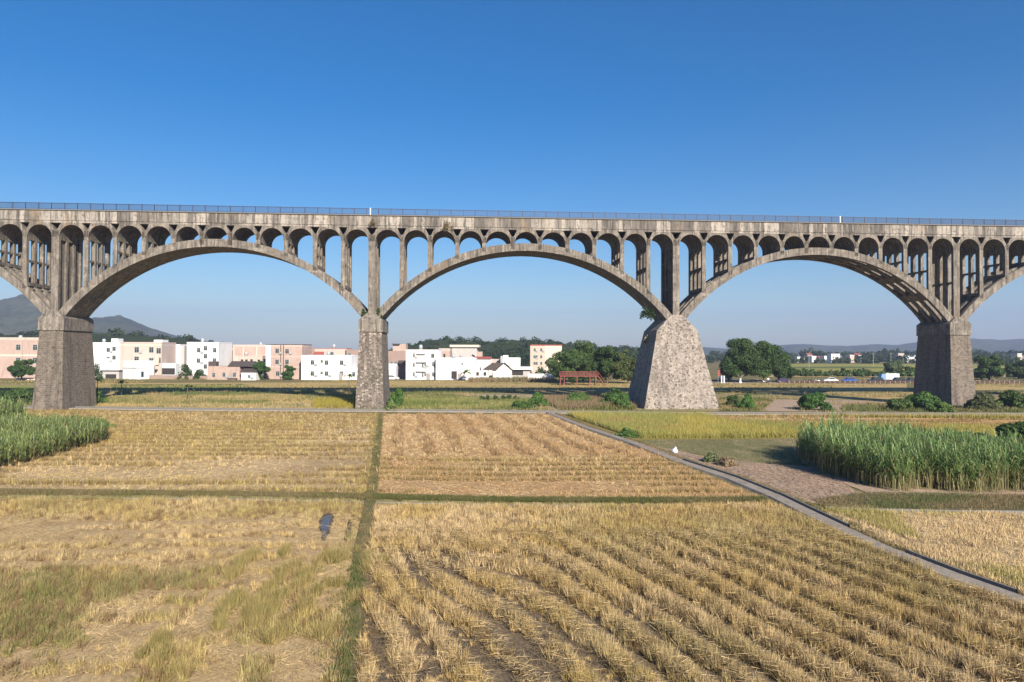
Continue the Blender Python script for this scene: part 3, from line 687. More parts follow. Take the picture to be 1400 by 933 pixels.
nz=fbm(mz[:,0]*.06,mz[:,1]*.14,84); mz=mz[(nz>.5)&(rng.uniform(0,1,len(mz))<.6)]; nz=fbm(mz[:,0]*.13,mz[:,1]*.2,85)
parts.append(blades(mz,.28+.7*rng.uniform(0,1,len(mz))**3,.1,7,.5,lerp((.13,.16,.05),(.36,.28,.14),smooth(nz,.4,.6)),.3))
mz=lxy(GP([(-80,519),(500,518),(1500,518),(1500,534),(-80,534)]),1.3); mz=mz[rng.uniform(0,1,len(mz))<smooth(fbm(mz[:,0]*.03,mz[:,1]*.06,86),.4,.55)]
parts.append(blades(mz,.4,.22,5,.6,lerp((.36,.28,.12),(.2,.19,.07),smooth(fbm(mz[:,0]*.05,mz[:,1]*.1,87),.4,.65)),.5))
finish('wild_grass',parts,M['leaf'])

# ------------------------------------------------------------------ sugar cane
def cane(name,poly,sp,H,nl,lw,cA,cB,seed,stalk=True):
    x,y,a,b=grid(poly,sp,sp); N=len(x); q=[]; cc=[]
    hh=H*rng.uniform(.6,1.14,N)*(.7+.56*fbm(x*.4,y*.4,seed))
    for j in range(nl):
        ang=rng.uniform(0,2*np.pi,N); L=rng.uniform(.9,1.7,N)*H/3.2; zb=hh*(rng.uniform(.38,.8,N) if j>6 else rng.uniform(.12,.6,N)) if j>2 else hh*rng.uniform(.7,.85,N)
        up=rng.uniform(.75,1.25,N) if j>2 else rng.uniform(1.2,1.9,N)
        dx,dy=np.cos(ang),np.sin(ang); px,py=-dy,dx; w=lw*rng.uniform(.6,1.2,N)
        p0=np.stack([x,y,zb],1); p1=p0+np.stack([dx*L*.3,dy*L*.3,L*.5*up],1); p2=p0+np.stack([dx*L*.75,dy*L*.75,L*.5*up*rng.uniform(.4,1.25,N)],1)
        W=np.stack([px,py,np.zeros(N)],1)*(w/2)[:,None]
        c=lerp(cA,cB,rng.uniform(0,1,N))*rng.uniform(.65,1.35,N)[:,None]
        dead=rng.uniform(0,1,N)<(.11 if j>2 else .02); c[dead]=(.4,.33,.17)
        q.append(np.stack([p0-W*.6,p0+W*.6,p1+W,p1-W],1)); q.append(np.stack([p1-W,p1+W,p2+W*.15,p2-W*.15],1)); cc+=[c,c]
    if stalk:
        for s_ in range(2):
            a2=rng.uniform(0,2*np.pi,N); o=np.stack([np.cos(a2),np.sin(a2),np.zeros(N)],1)*.2; b0=np.stack([x,y,np.zeros(N)],1)+o; t0=np.stack([x,y,hh*.62],1)+o*rng.uniform(.4,2.4,N)[:,None]
            for W in (np.array([[.028,0,0]]),np.array([[0,.028,0]])):
                q.append(np.stack([b0-W,b0+W,t0+W,t0-W],1)); cc.append(lerp((.40,.34,.18),(.17,.19,.07),rng.uniform(0,1,N)**.7))
        for s_ in range(4):   # dry hanging leaves near the foot
            a2=rng.uniform(0,2*np.pi,N); d=np.stack([np.cos(a2),np.sin(a2),np.zeros(N)],1); p0=np.stack([x,y,hh*rng.uniform(.3,.5,N)],1); p1=p0+d*.35+np.array([[0,0,.1]]); p2=p0+d*.5; p2[:,2]=np.maximum(.03,p0[:,2]-rng.uniform(.4,1.0,N)); W=np.stack([-d[:,1],d[:,0],d[:,2]],1)*.025
            c=lerp((.40,.33,.18),(.2,.19,.08),rng.uniform(0,1,N)); q.append(np.stack([p0-W,p0+W,p1+W,p1-W],1)); q.append(np.stack([p1-W,p1+W,p2+W*.4,p2-W*.4],1)); cc+=[c,c]
    v=np.concatenate(q).reshape(-1,3); c=np.concatenate(cc)
    o=np_mesh(name,v,4,np.repeat(np.clip(c,0,.9),4,axis=0),M['cane']); o['kind']='stuff'; return o
cane('sugarcane',GP([(1090,627),(1112,621),(1240,620),(1290,633),(1340,644),(1400,653),(1560,664),(1560,680),(1400,674),(1330,676),(1260,671),(1225,673),(1180,663),(1128,650)]),.4,2.85,22,.052,(.1,.185,.055),(.26,.35,.13),1)
cane('elephant_grass',GP([(-60,646),(0,645),(60,630),(105,617),(143,607),(146,596),(40,590),(-60,600)]),.5,2.1,20,.055,(.14,.2,.06),(.26,.31,.12),2,stalk=False)
cane('elephant_grass',GP([(-60,588),(34,586),(34,578),(-60,578)]),.55,2.9,18,.065,(.12,.18,.055),(.22,.28,.1),3,stalk=False)

# ------------------------------------------------------------------ trees and bushes
def leafcloud(blobs,n,size,cA,cB,droop=.0):
    """leaf quads through ellipsoid clumps; blobs = [(cx,cy,cz,rx,ry,rz)]"""
    B=np.array(blobs,float); vol=(B[:,3]*B[:,4]*B[:,5])**.67; k=rng.choice(len(B),n,p=vol/vol.sum())
    d=rng.normal(size=(n,3)); d/=np.linalg.norm(d,axis=1)[:,None]; r=rng.uniform(.35,1.0,n)**.45*rng.uniform(.9,1.12,n)
    p=B[k,:3]+d*r[:,None]*B[k,3:]
    nrm=d+rng.normal(0,.6,(n,3)); nrm[:,2]+=.35; nrm/=np.linalg.norm(nrm,axis=1)[:,None]
    t=np.cross(nrm,rng.normal(size=(n,3))); t/=np.linalg.norm(t,axis=1)[:,None]; b=np.cross(nrm,t)
    s=size*rng.uniform(.55,1.3,n)[:,None]; t=t*s; b=b*s*.55
    v=np.stack([p-t,p-b*.9+t*.1,p+t,p+b],1).reshape(-1,3)
    cl=rng.uniform(0,1,len(B))[k]; c=lerp(cA,cB,np.clip(cl*.6+rng.uniform(0,.4,n),0,1))*rng.uniform(.7,1.3,n)[:,None]
    return v,np.repeat(c,4,axis=0)
def crown_blobs(w,h,z0,nb,seed,flat=.75):
    r=np.random.default_rng(seed); out=[]
    for i in range(nb):
        t=r.uniform(0,1); a=r.uniform(0,2*np.pi); prof=math.sqrt(max(.05,1-(abs(t-.42)/.62)**2))
        rr=r.uniform(.35,1.1)*prof*w*.4
        s=w*r.uniform(.09,.2); out.append((rr*math.cos(a),rr*math.sin(a),z0+s*.5+t*(h-z0-s),s,s,s*flat))
    out.append((0,0,z0+(h-z0)*.48,w*.25,w*.25,(h-z0)*.34)); return out
def tree(name,label,loc,w,h,trunk_h,nb,nl,ls,cA,cB,seed,group=None,cat='tree',rz=0):
    t=empty(name,(loc[0],loc[1],0),rz); tag(t,label,cat,group)
    bl=crown_blobs(w,h,trunk_h*.75,nb,seed); v,c=leafcloud(bl,int(nl*1.7),ls*.76,np.array(cA)*1.25,np.array(cB)*1.5); np_mesh('crown',v,4,np.clip(c,0,1),M['leaf'],t)
    r=random.Random(seed); tb=MB(); tr=max(.08,w*.028)
    top=(r.uniform(-.3,.3),r.uniform(-.3,.3),h*.6); tb.tube([(0,0,-.2),(0,0,trunk_h*.5),(top[0]*.4,top[1]*.4,trunk_h),top],[tr*1.3,tr,tr*.85,tr*.3])
    for q in bl[:min(9,nb)]:
        s=trunk_h*r.uniform(.6,1.1); tb.tube([(0,0,s),(q[0]*.5,q[1]*.5,s+(q[2]-s)*.6),(q[0],q[1],q[2])],[tr*.5,tr*.35,tr*.1],5)
    tb.build('trunk',M['bark'],t,True); return t
SKIRT=[]
def bush(name,label,loc,w,h,nl,ls,cA,cB,seed,group=None,z=0,cat='bush',d=None):
    r=np.random.default_rng(seed); bl=[]; d=d or w; nb=int(9+w*2.2)
    for i in range(nb):
        a=r.uniform(0,6.28); q=r.uniform(0,1)**.6*.44; s=r.uniform(.1,.24)*(1.15-q); top=h*(1-.85*(q/.47)**2)*r.uniform(.55,1.12)
        bl.append((q*math.cos(a)*w,q*math.sin(a)*d,max(.12*h,top-s*h),s*w,s*d,s*h*1.3))
    v,c=leafcloud(bl,int(nl*1.9),ls*.78,np.array(cA)*1.25,np.array(cB)*1.4)
    if z==0:
        v[:,2]=np.maximum(v[:,2],.02); n=int(w*9); a=r.uniform(0,6.28,n); q=r.uniform(.38,.68,n)
        SKIRT.append((np.stack([loc[0]+np.cos(a)*q*w,loc[1]+np.sin(a)*q*d],1),h*.32,cB))
    o=np_mesh(name,v,4,np.clip(c,0,1),M['leaf']); o.location=(loc[0],loc[1],z); tag(o,label,cat,group); return o
DG,MG,LG=(.035,.065,.02),(.055,.095,.025),(.1,.15,.04)
def gx(px,Y): return at(px,Y)[0]
# big dark tree group by the road
tree('broadleaf_tree','tall dark green tree with a ragged top at the left of the roadside clump',(gx(1012,218),218),13.5,13.6,2.2,40,11000,.36,DG,MG,101,'dark roadside trees')
tree('broadleaf_tree','rounded dark green tree in the middle of the clump where the cars park',(gx(1045,216),216),13.5,12.8,2.0,40,11000,.36,DG,MG,102,'dark roadside trees')
tree('broadleaf_tree','lower dark tree at the right end of the clump above the dark parked car',(gx(1068,222),222),9.5,9.2,1.4,28,6500,.36,DG,MG,103,'dark roadside trees')
tree('broadleaf_tree','lowest dark tree at the left end of the roadside clump behind the red banner',(gx(996,224),224),7,8.0,1.4,22,4500,.34,DG,MG,113,'dark roadside trees')
tree('broadleaf_tree','wide bushy green tree left of the red steel platform in front of the cream building',(gx(772,205),205),10.5,9.6,.6,34,9000,.36,DG,(.07,.115,.03),104,'green trees behind the platform')
tree('broadleaf_tree','tallest green tree directly behind the red steel platform',(gx(797,212),212),11.5,12.6,1.4,36,9500,.36,DG,(.075,.12,.03),105,'green trees behind the platform')
tree('broadleaf_tree','dark green tree behind the stair end of the red platform',(gx(830,210),210),9.5,10.8,1.0,30,7500,.36,(.03,.055,.018),MG,106,'green trees behind the platform')
tree('broadleaf_tree','olive green tree half hidden by the shaded left side of the broad pale pier',(gx(859,208),208),9.0,10.2,.8,28,7000,.36,(.06,.08,.025),(.1,.125,.04),107,'green trees behind the platform')
tree('round_tree','round clipped looking dark tree before the pink brick block at far left',(gx(30,215),215),8.3,6.6,1.5,14,4000,.36,(.03,.06,.018),MG,108)
tree('round_tree','dark round tree beside the small white house with a black roof',(gx(353,226),226),7.2,6.0,.4,14,3600,.34,(.03,.07,.018),(.05,.1,.025),109,'round trees by the brick block')
tree('round_tree','smaller dark round tree against the tall brick block left of the long white house',(gx(396,226),226),4.9,4.9,.4,12,2400,.32,(.03,.07,.018),(.05,.1,.025),110,'round trees by the brick block')
tree('broadleaf_tree','broad dark tree just right of the right-hand stone pier',(gx(1352,240),240),12.5,9.2,.8,18,5000,.45,(.03,.055,.02),MG,111)
tree('broadleaf_tree','low dark tree at the right edge behind the road',(gx(1392,255),255),10,6.8,.6,14,3500,.45,(.04,.06,.025),MG,112)
tree('broadleaf_tree','pale dusty tree beyond the parked lorry left of the right-hand pier',(gx(1220,290),290),12,6.4,.5,14,3200,.5,(.06,.085,.04),(.09,.12,.055),114)
bush('bush','dark green bush in the far fields near the right pier foot',(gx(1243,285),285),6,4.2,1200,.4,DG,MG,115)
bush('bush','small round bush alone in the far green field above the blue car',(gx(1180,300),300),3.4,2.6,500,.35,DG,MG,116)
sx=lambda px,py:GP([(px,py)])[0]
for i,(px,py,w,h,cA,cB,lb) in enumerate([
 (1112,561,5.2,3.0,(.03,.075,.018),(.06,.12,.03),'dark green bush alone on the bare bank between the two right piers'),
 (1262,560,6.0,3.6,(.04,.085,.02),(.075,.14,.035),'tall bright green bush against the left foot of the right-hand pier'),
 (1232,562,4.6,2.2,(.04,.07,.02),(.08,.12,.035),'low bush left of the bright green bush by the right-hand pier'),
 (1286,564,3.6,1.8,(.06,.1,.025),(.1,.16,.04),'low light green bush at the corner of the right-hand pier'),
 (1345,561,5.5,2.6,(.045,.065,.025),(.09,.1,.045),'dull grey green bush right of the right-hand pier'),
 (1385,559,5.5,2.8,(.05,.08,.025),(.08,.12,.035),'green bush at the right edge beside the field path'),
 (1020,560,3.0,2.5,(.05,.11,.025),(.08,.16,.035),'bright green bush right of the broad pale pier'),
 (1003,556,3.0,2.2,(.04,.07,.02),(.07,.1,.03),'dark low bush touching the right side of the broad pale pier'),
 (118,552,6.0,2.8,(.04,.085,.02),(.08,.15,.035),'leafy green bush at the right foot of the left-hand pier'),
 (100,556,3.2,1.9,(.06,.11,.025),(.1,.17,.04),'small light green bush in front of the left-hand pier corner'),
 (22,551,8.5,2.6,(.03,.06,.018),(.06,.1,.03),'long dark hedge-like bush left of the left-hand pier'),
 (-20,551,7,2.4,(.035,.065,.02),(.06,.1,.03),'dark bush at the left edge beyond the field path'),
 (543,558,3.2,2.9,(.04,.09,.02),(.08,.15,.035),'green bush at the right foot of the middle slender pier'),
 (535,562,1.9,1.6,(.1,.15,.05),(.15,.19,.07),'pale green weed bush beside the path at the slender pier'),
 (838,556,4.2,3.4,(.035,.08,.02),(.07,.13,.03),'dark green bush left of the shaded pier face'),
 (852,560,3.2,2.6,(.05,.1,.025),(.08,.15,.035),'bright leafy bush touching the left foot of the broad pale pier'),
 (790,552,5.5,2.4,(.06,.11,.03),(.1,.16,.045),'light green scrub behind the dry brown reeds'),
 (735,556,3.6,2.4,(.05,.11,.025),(.09,.16,.04),'green bush left of the dry brown reeds'),
 (716,560,4.2,1.6,(.04,.08,.02),(.07,.12,.03),'dark low bush beside the earth track by the path'),
 (92,584,5.5,1.2,(.08,.16,.035),(.13,.22,.05),'low bright green plants behind the left elephant grass'),
 (125,585,5.0,1.1,(.07,.14,.03),(.12,.2,.05),'low green plants at the right end of the left grass patch'),
 (1392,609,4.4,2.6,(.035,.07,.02),(.07,.12,.03),'dark bush at the right edge behind the sugarcane'),
 (1330,606,5.0,1.2,(.035,.06,.02),(.06,.1,.03),'low dark hedge behind the back of the sugarcane'),
 (1282,606,3.2,.9,(.035,.06,.02),(.06,.1,.03),'low dark scrub by the yellow rice behind the sugarcane'),
 (860,597,3.4,.9,(.05,.1,.025),(.09,.15,.035),'low green weeds between the farm path and the ripe rice'),
 (972,632,1.3,.9,(.08,.11,.05),(.14,.16,.07),'grey green weed clump on the mulch plot by the farm path'),
 (994,637,1.5,.9,(.16,.12,.08),(.24,.18,.11),'dry brown weed clump on the mulch plot by the farm path')]):
    bush('bush',lb,sx(px,py),w,h,int(260*w*h)+300,.2 if w<4 else .26,cA,cB,200+i)
ys=[(660,549),(668,549),(677,549),(688,548),(697,548),(706,548)]
for i,(px,py) in enumerate(ys): bush('shrub','small dark planted shrub in the row of six behind the path',sx(px,py),1.7,1.2,260,.16,(.04,.07,.025),(.07,.1,.04),300+i,'row of small planted shrubs')
# plants growing on the masonry
def on_bridge(u,v,z,name,label,w,h,nl,ls,cA,cB,seed):
    X=BX+u*UX-v*UY; Y=BY+u*UY+v*UX
    bush(name,label,(X,Y),w,h,nl,ls,cA,cB,seed,z=z)
on_bridge(US[22]-1.1,-.2,15.1,'masonry_shrub','small green shrub rooted on the slender pier left of its column',1.1,1.5,130,.17,(.03,.06,.018),(.06,.1,.03),401)
on_bridge(US[22]+1.2,-.1,15.0,'masonry_shrub','small green shrub rooted on the slender pier right of its column',1.2,1.7,150,.17,(.03,.06,.018),(.06,.1,.03),402)
on_bridge(US[33]-5.0,-.3,15.0,'masonry_shrub','dark shrub hanging under the arch end left of the broad pale pier',3.0,2.4,330,.22,(.018,.035,.012),(.035,.06,.02),403)
on_bridge(US[33]-4.2,3.6,11.0,'masonry_shrub','pale dry tuft on the shaded side of the broad pale pier',1.3,1.5,140,.2,(.25,.22,.14),(.33,.3,.2),404)
on_bridge(US[22]+.1,-.35,29.7,'masonry_shrub','dry brown tuft on the parapet above the slender pier',1.6,1.6,160,.13,(.12,.1,.045),(.18,.15,.07),405)
on_bridge(u_of(611),-.35,29.3,'masonry_shrub','larger dry brown tuft hanging from the parapet over the middle arch',2.2,2.2,260,.14,(.11,.09,.05),(.17,.13,.07),406)
# papaya and banana plants
def palmish(name,label,loc,h,nl,L,w,c,seed,stemr=.09,group=None):
    t=empty(name,(loc[0],loc[1],0)); tag(t,label,'plant',group); r=np.random.default_rng(seed)
    MB().tube([(0,0,-.1),(.03,0,h*.5),(0,.03,h)],[stemr*1.2,stemr,stemr*.7]).build('stem',M['bark'],t,True)
    q=[];cc=[]
    for i in range(nl):
        a=r.uniform(0,6.28); up=r.uniform(.2,1.1); prev=np.array([0,0,h]); dirv=np.array([math.cos(a),math.sin(a),up]); side=np.array([-math.sin(a),math.cos(a),0])
        ww=[.25,1,.9,.15]; pts=[prev]
        for s_ in range(3):
            pts.append(pts[-1]+dirv/np.linalg.norm(dirv)*L/3*r.uniform(.8,1.1)); dirv=dirv+np.array([0,0,-.65])
        for s_ in range(3):
            q.append([pts[s_]-side*w*ww[s_]/2,pts[s_]+side*w*ww[s_]/2,pts[s_+1]+side*w*ww[s_+1]/2,pts[s_+1]-side*w*ww[s_+1]/2]); cc.append(np.array(c)*r.uniform(.7,1.3))
    np_mesh('leaves',np.array(q).reshape(-1,3),4,np.repeat(np.array(cc),4,axis=0),M['leaf'],t)
palmish('banana_plant','banana plant with broad leaves before the flat white building',(gx(636,222),222),2.6,16,2.8,.75,(.12,.19,.045),501)
palmish('papaya_plant','thin papaya plant just left of the slender pier',sx(477,540),4.0,14,1.6,.5,(.12,.18,.05),502)
palmish('papaya_plant','small papaya plant in the shade right of the left-hand pier',sx(166,541),2.6,14,1.5,.5,(.13,.2,.05),503)
palmish('papaya_plant','short papaya plant beside the yellow green plots behind the left arch',sx(256,545),2.2,12,1.5,.5,(.14,.21,.055),504)
palmish('papaya_plant','young papaya plant close to the left-hand pier foot',sx(133,538),2.8,12,1.5,.5,(.15,.2,.06),505)

# ------------------------------------------------------------------ village
def window(parent,x,z,w,h,y=0.0,frame=True):
    fo=MB()
    fw=.09
    fo.box(x-w/2-fw,x+w/2+fw,y-.07,y+.02,z-h/2-fw,z-h/2).box(x-w/2-fw,x+w/2+fw,y-.07,y+.02,z+h/2,z+h/2+fw)
    fo.box(x-w/2-fw,x-w/2,y-.07,y+.02,z-h/2,z+h/2).box(x+w/2,x+w/2+fw,y-.07,y+.02,z-h/2,z+h/2)
    fo.box(x-.04,x+.04,y-.065,y+.02,z-h/2,z+h/2).box(x-w/2,x+w/2,y-.06,y+.02,z+h*.16,z+h*.16+.06)
    f=fo.build('window',M['frame'],parent); MB().box(x-w/2+.004,x+w/2-.004,y-.03,y+.015,z-h/2+.004,z+h/2-.004).build('pane',M['glass'],f)
class House:
    def __init__(s,name,label,x0,x1,yt,Y,depth,mat,rz=0.0,group=None,parapet=.35,band=None,cat='building',pmat=None):
        s.Y=Y; xa,xb=at(x0,Y)[0],at(x1,Y)[0]; s.xc=(xa+xb)/2; s.w=(xb-xa)/math.cos(rz) if rz<.2 else xb-xa
        s.h=at((x0+x1)/2,Y,yt)[1]; s.e=empty(name,(s.xc,Y,0),rz); tag(s.e,label,cat,group)
        w,h=s.w,s.h; wb=MB().box(-w/2,w/2,0,depth,-.4,h-parapet)
        s.wall=wb.build('wall',mat,s.e); s.depth=depth
        if parapet:
            p=MB(); t=.2
            z0,z1=h-parapet+.002,h
            p.box(-w/2-.04,w/2+.04,-.04,t,z0,z1).box(-w/2-.04,w/2+.04,depth-t,depth+.04,z0,z1).box(-w/2-.04,-w/2+t,t,depth-t,z0,z1).box(w/2-t,w/2+.04,t,depth-t,z0,z1)
            p.build('parapet',pmat or mat,s.e)
        if band:
            for z in band[1]: MB().box(-w/2-.03,w/2+.03,-.035,depth+.03,z-.16,z+.16).build('floor_band',band[0],s.e)
    def px(s,x): return at(x,s.Y)[0]-s.xc
    def z(s,y,x=600): return at(s.xc*F/s.Y+CX,s.Y,y)[1]
    def win(s,l,w=1.25,h=1.5):
        for x,y in l: window(s.e,s.px(x),s.z(y),w,h)
    def hole(s,l,w,h):
        for x,y in l: MB().box(s.px(x)-w/2,s.px(x)+w/2,-.02,.3,s.z(y)-h/2,s.z(y)+h/2).build('opening',M['dark'],s.e)
    def block(s,x0,x1,yt,yb,mat,name='stair_tower',y0=.5,y1=4):
        return MB().box(s.px(x0),s.px(x1),y0,y1,s.z(yb),s.z(yt)).build(name,mat,s.e)
G1='pink brick houses of the village'; G2='white houses of the village'
h=House('apartment_block','long pink brick block with pale floor bands behind the round tree at far left',-70,62,461.5,232,10,M['brick'],parapet=.9,pmat=M['pink'],group=G1)
MB().box(-h.w/2-.02,h.w/2+.02,-.04,.0,h.z(486)-.25,h.z(486)+.25).build('floor_band',M['cream'],h.e); MB().box(h.px(31)-.08,h.px(31)+.08,-.12,-.05,0,h.h-1).build('drainpipe',M['greyblock'],h.e)
h.win([(-15,475),(25,475),(48,475),(-15,493),(25,493),(48,493)],1.3,1.7)
h=House('village_house','white stepped house with a square stair tower right of the left-hand pier',124,164,468.5,249,9,M['white'],group=G2)
h.block(151,160,463,480,M['white']); h.block(139,150,490,519,M['bluewhite'],'porch',-2.4,0)  # porches coloured bluish to imitate the shaded side of the white house
h.win([(148,478.5),(156,477),(148,491),(156,489)],1.1,1.4); MB().box(h.px(131),h.px(138),-1.6,0,0,h.z(482.5)).build('porch',M['bluewhite'],h.e)
h=House('village_house','pink rendered three storey house with a small white roof hut',164,221,468,233,10,M['pink'],group=G1,band=(M['cream'],[at(190,236,472)[1]]))
h.win([(187,478.5),(207,478.5),(217,479.8),(187,491.5),(207,493.5),(217,493)],1.35,1.7); h.block(206,218,464.6,470,M['white'],'roof_hut',2,6); MB().box(h.px(205),h.px(216),-1.2,0,h.z(507),h.z(505)).build('canopy',M['darkroof'],h.e)
h.block(214,218,486,499,M['cream'],'balcony',-.6,0)
h=House('village_house','plain windowless white block beside the pink three storey house',220.5,246,471,243,11,M['white'],group=G2)
h.block(246,251,473,513,M['grey'],'side_wing',.6,8)
h=House('garage','low shed with a painted blue shadow and dark front below the plain white block',214,240,497,233.5,3,M['bluewhite'],parapet=0,cat='shed'); h.hole([(228,508)],5.6,2.2)  # bluish wall colour stands in for a shadow cast here
h=House('shed','small two tier white annexe with one window on the village edge',164.5,189.5,493.5,226,6.4,M['white'],group=G2,parapet=.2,rz=R(-28)); h.wall.parent=h.e
MB().box(-h.w/2-.05,h.w/2+.05,-.05,h.depth+.05,h.z(503.6)-.12,h.z(503.6)+.12).build('floor_band',M['metalroof'],h.e)
wf=MB().box(h.w/2-.01,h.w/2+.06,1.75,2.75,h.z(516),h.z(508)).build('window',M['frame'],h.e); MB().box(h.w/2+.0,h.w/2+.075,1.85,2.65,h.z(515.6),h.z(508.4)).build('pane',M['glass'],wf)
h=House('shed','low open lean-to with a thin grey roof right of the left-hand pier',137,163,507,229,4,M['grey'],parapet=0,cat='shed'); h.hole([(152,515)],3.5,1.5); MB().box(-h.w/2-.4,h.w/2+.3,-.6,4.3,h.h+.01,h.h+.2).build('roof',M['metalroof'],h.e)
h=House('village_house','tall plain white four storey house with scattered square windows',255.5,299,468,231,11,M['white'],group=G2)
h.win([(271.7,479),(281,476.3),(293.6,479),(281,487.2),(271.5,493.3),(293.4,493),(281,501.3),(271.7,508.5)],1.0,1.35)
h=House('village_house','narrow pink framed house between the two plain white blocks',246,256,474,246,9,M['brick'],group=G1,band=(M['cream'],[at(250,246,489)[1]]))
h=House('village_house','pale pink panelled house just right of the tall plain white house',298,320,475.5,250,9,M['brick'],group=G1,parapet=.6,pmat=M['grey'],band=(M['cream'],[at(308,250,488)[1]]))
h=House('village_house','wide pink brick house with cream piers behind the terrace',318,364,471.5,246,10,M['brick'],group=G1,parapet=.8,pmat=M['pink'])
for x in (320,333,351): h.block(x-.6,x+.6,475,497,M['cream'],'pilaster',-.12,.0)
h=House('village_house','low terrace of pink rooms with dark openings and a sloping top',320,359,486.5,240,6,M['pink'],group=G1,parapet=.3); h.hole([(331,494.3),(337,494.3),(344,494),(354,494.5)],.85,1.3)
h=House('village_house','single storey pink brick house in front with a brown tiled gable roof',284,328,501,225,7,M['brick'],group=G1,parapet=.0)
MB().prismx([(-.2,h.h-.1),(7.2,h.h-.1),(3.5,h.h+1.6)],h.px(311),h.px(345)).build('roof',M['darkroof'],h.e); h.win([(292.5,513),(306.5,512.5),(321,512.5)],.8,1.3); h.block(283,294,494.5,501,M['darkroof'],'roof_rack',1,3)
MB().box(h.px(313),h.px(325),-1,-.01,0,h.z(517)).build('lean_to',M['darkroof'],h.e)
h=House('village_house','tiny white house with a black tiled roof beside the dark round tree',330,350,508.5,223,5,M['white'],group=G2,parapet=0)
MB().prismx([(-.5,h.h-.05),(5.3,h.h-.05),(5.3,h.h+1.3),(4.2,h.h+1.5)],-h.w/2-.3,h.w/2+.2).build('roof',M['darkroof'],h.e); window(h.e,h.px(341),h.z(515),.6,.9)
h=House('apartment_block','three storey pink brick block with a white corner strip and drainpipes',363.5,413,471.5,232,11,M['brick'],group=G1,parapet=.7,pmat=M['pink'],band=(M['pink'],[at(388,232,488)[1],at(388,232,502)[1]]))
h.block(363.6,370,472,501,M['bluewhite'],'corner_strip',-.1,0); h.win([(379,480),(392.5,480.5),(379,495),(392.5,495),(380,511)],1.1,1.4)
for x in (384,387.7): MB().box(h.px(x)-.1,h.px(x)+.1,-.2,-.04,0,h.h).build('drainpipe',M['darkroof'],h.e)
MB().box(-h.w/2-.2,h.w/2+.2,-.25,11.2,h.h+.003,h.h+.14).build('roof',M['darkroof'],h.e)
h=House('village_house','long white two storey house with two rows of small square windows',412,480,486,227,10,M['white'],group=G2)
h.win([(427.3,495.8),(446.6,496),(467.2,496),(427.3,511),(446.6,511),(467.2,511)],1.0,1.35); h.win([(440,494.3),(440,510)],.65,.8)
h=House('village_house','pale pink house rising behind the long white two storey house',430,473.5,476.5,246,9,M['pink'],group=G1,pmat=M['redroof'],parapet=.18); h.win([(454,484)],1,1.2)
MB().prismx([(-2,h.z(485.5)),(0,h.z(485.5)),(0,h.z(481))],h.px(430),h.px(443)).build('canopy_roof',M['redroof'],h.e)
h=House('village_house','small brown brick upper storey between the brick block and the long white house',412,432,476.5,250,8,M['darkbrick'],group=G1); h.hole([(414,481.5),(420.5,481)],.7,1.3)
h=House('village_house','reddish brick house just left of the slender pier',472,500,478.5,246,9,M['darkbrick'],group=G1,band=(M['grey'],[at(486,246,487)[1]])); h.win([(478,484.5)],.7,.9)
h=House('village_house','low white house with shutters seen left of the slender pier',479,500,503.5,229,6,M['white'],group=G2,parapet=.2); h.win([(483,512)],1.2,1.4)
h=House('village_house','brown brick house with an outside stair right of the slender pier',529,566,480,246,10,M['darkbrick'],group=G1)
h.block(535,553,470.5,481,M['brick'],'roof_hut',3,8); MB().box(h.px(534),h.px(545),2,7,h.z(471),h.z(470)).build('roof',M['darkroof'],h.e); MB().prismx([(-2.5,h.z(497)),(0,h.z(497)),(0,h.z(493))],h.px(545),h.px(558)).build('canopy_roof',M['darkroof'],h.e)
h.win([(535.5,497),(541,497)],.7,1.2)
h=House('shed','small pale garage with a rounded gable right of the slender pier',524,541,503,234,6,M['white'],parapet=0,cat='shed'); MB().prismx([(-.2,h.h),(6.2,h.h),(3,h.h+1.3)],-h.w/2,h.w/2).build('roof',M['white'],h.e)
h=House('village_house','white three storey house with stacked balconies',555,599.5,478,229,10,M['white'],group=G2,pmat=M['grey'],parapet=.14)
for y in (484,495.5,508): 
    MB().box(h.px(570),h.px(582),-1.0,-.003,h.z(y),h.z(y)+.16).build('balcony',M['white'],h.e)
MB().box(h.px(570),h.px(582),-1.0,-.9,h.z(495.5)+.16,h.z(491)).build('balcony_wall',M['white'],h.e); MB().box(h.px(570),h.px(582),-1.0,-.9,h.z(508)+.16,h.z(504)).build('balcony_wall',M['white'],h.e)
h.win([(591.8,486.5)],.95,1.3); h.win([(566,486),(566,499),(566,512),(578,500),(581.5,498),(578,513),(581.5,512),(592,498),(594.5,500),(592,512),(594.5,513)],.45,1.25)
h=House('village_house','flat white two storey building with a carport opening behind the banana plant',596,650,489.8,227,11,M['white'],group=G2)
h.hole([(621,513)],1.8,2.5); h.win([(632,497.5)],.4,.6); MB().tube([(h.px(628),1.5,h.h+.6),(h.px(632),1.5,h.h+.6)],.45,10).build('water_tank',M['metalroof'],h.e,True); MB().tube([(h.px(645),1.5,h.h+1.0),(h.px(648.5),1.5,h.h+.5)],.3,8).build('solar_heater',M['dark'],h.e,True)
h=House('village_house','unfinished grey concrete storeys with a flat projecting roof slab',618,652,473,262,11,M['grey'],parapet=.0); MB().box(-h.w/2-.8,h.w/2+.8,-.8,11.5,h.h-.5,h.h+.35).build('roof',M['cream'],h.e)
for x in (621,630,640,650): h.block(x-.4,x+.4,477,490,M['cream'],'pillar',-.1,0)
MB().box(h.px(651),h.px(659),2,7,0,h.z(481)).build('side_wing',M['brick'],h.e)
h=House('village_house','small pink walled storey between the balcony house and the grey storeys',600,615,476.5,254,8,M['brick'],pmat=M['pink'],parapet=1.0,group=G1); h.hole([(607.5,487)],.7,1.6)
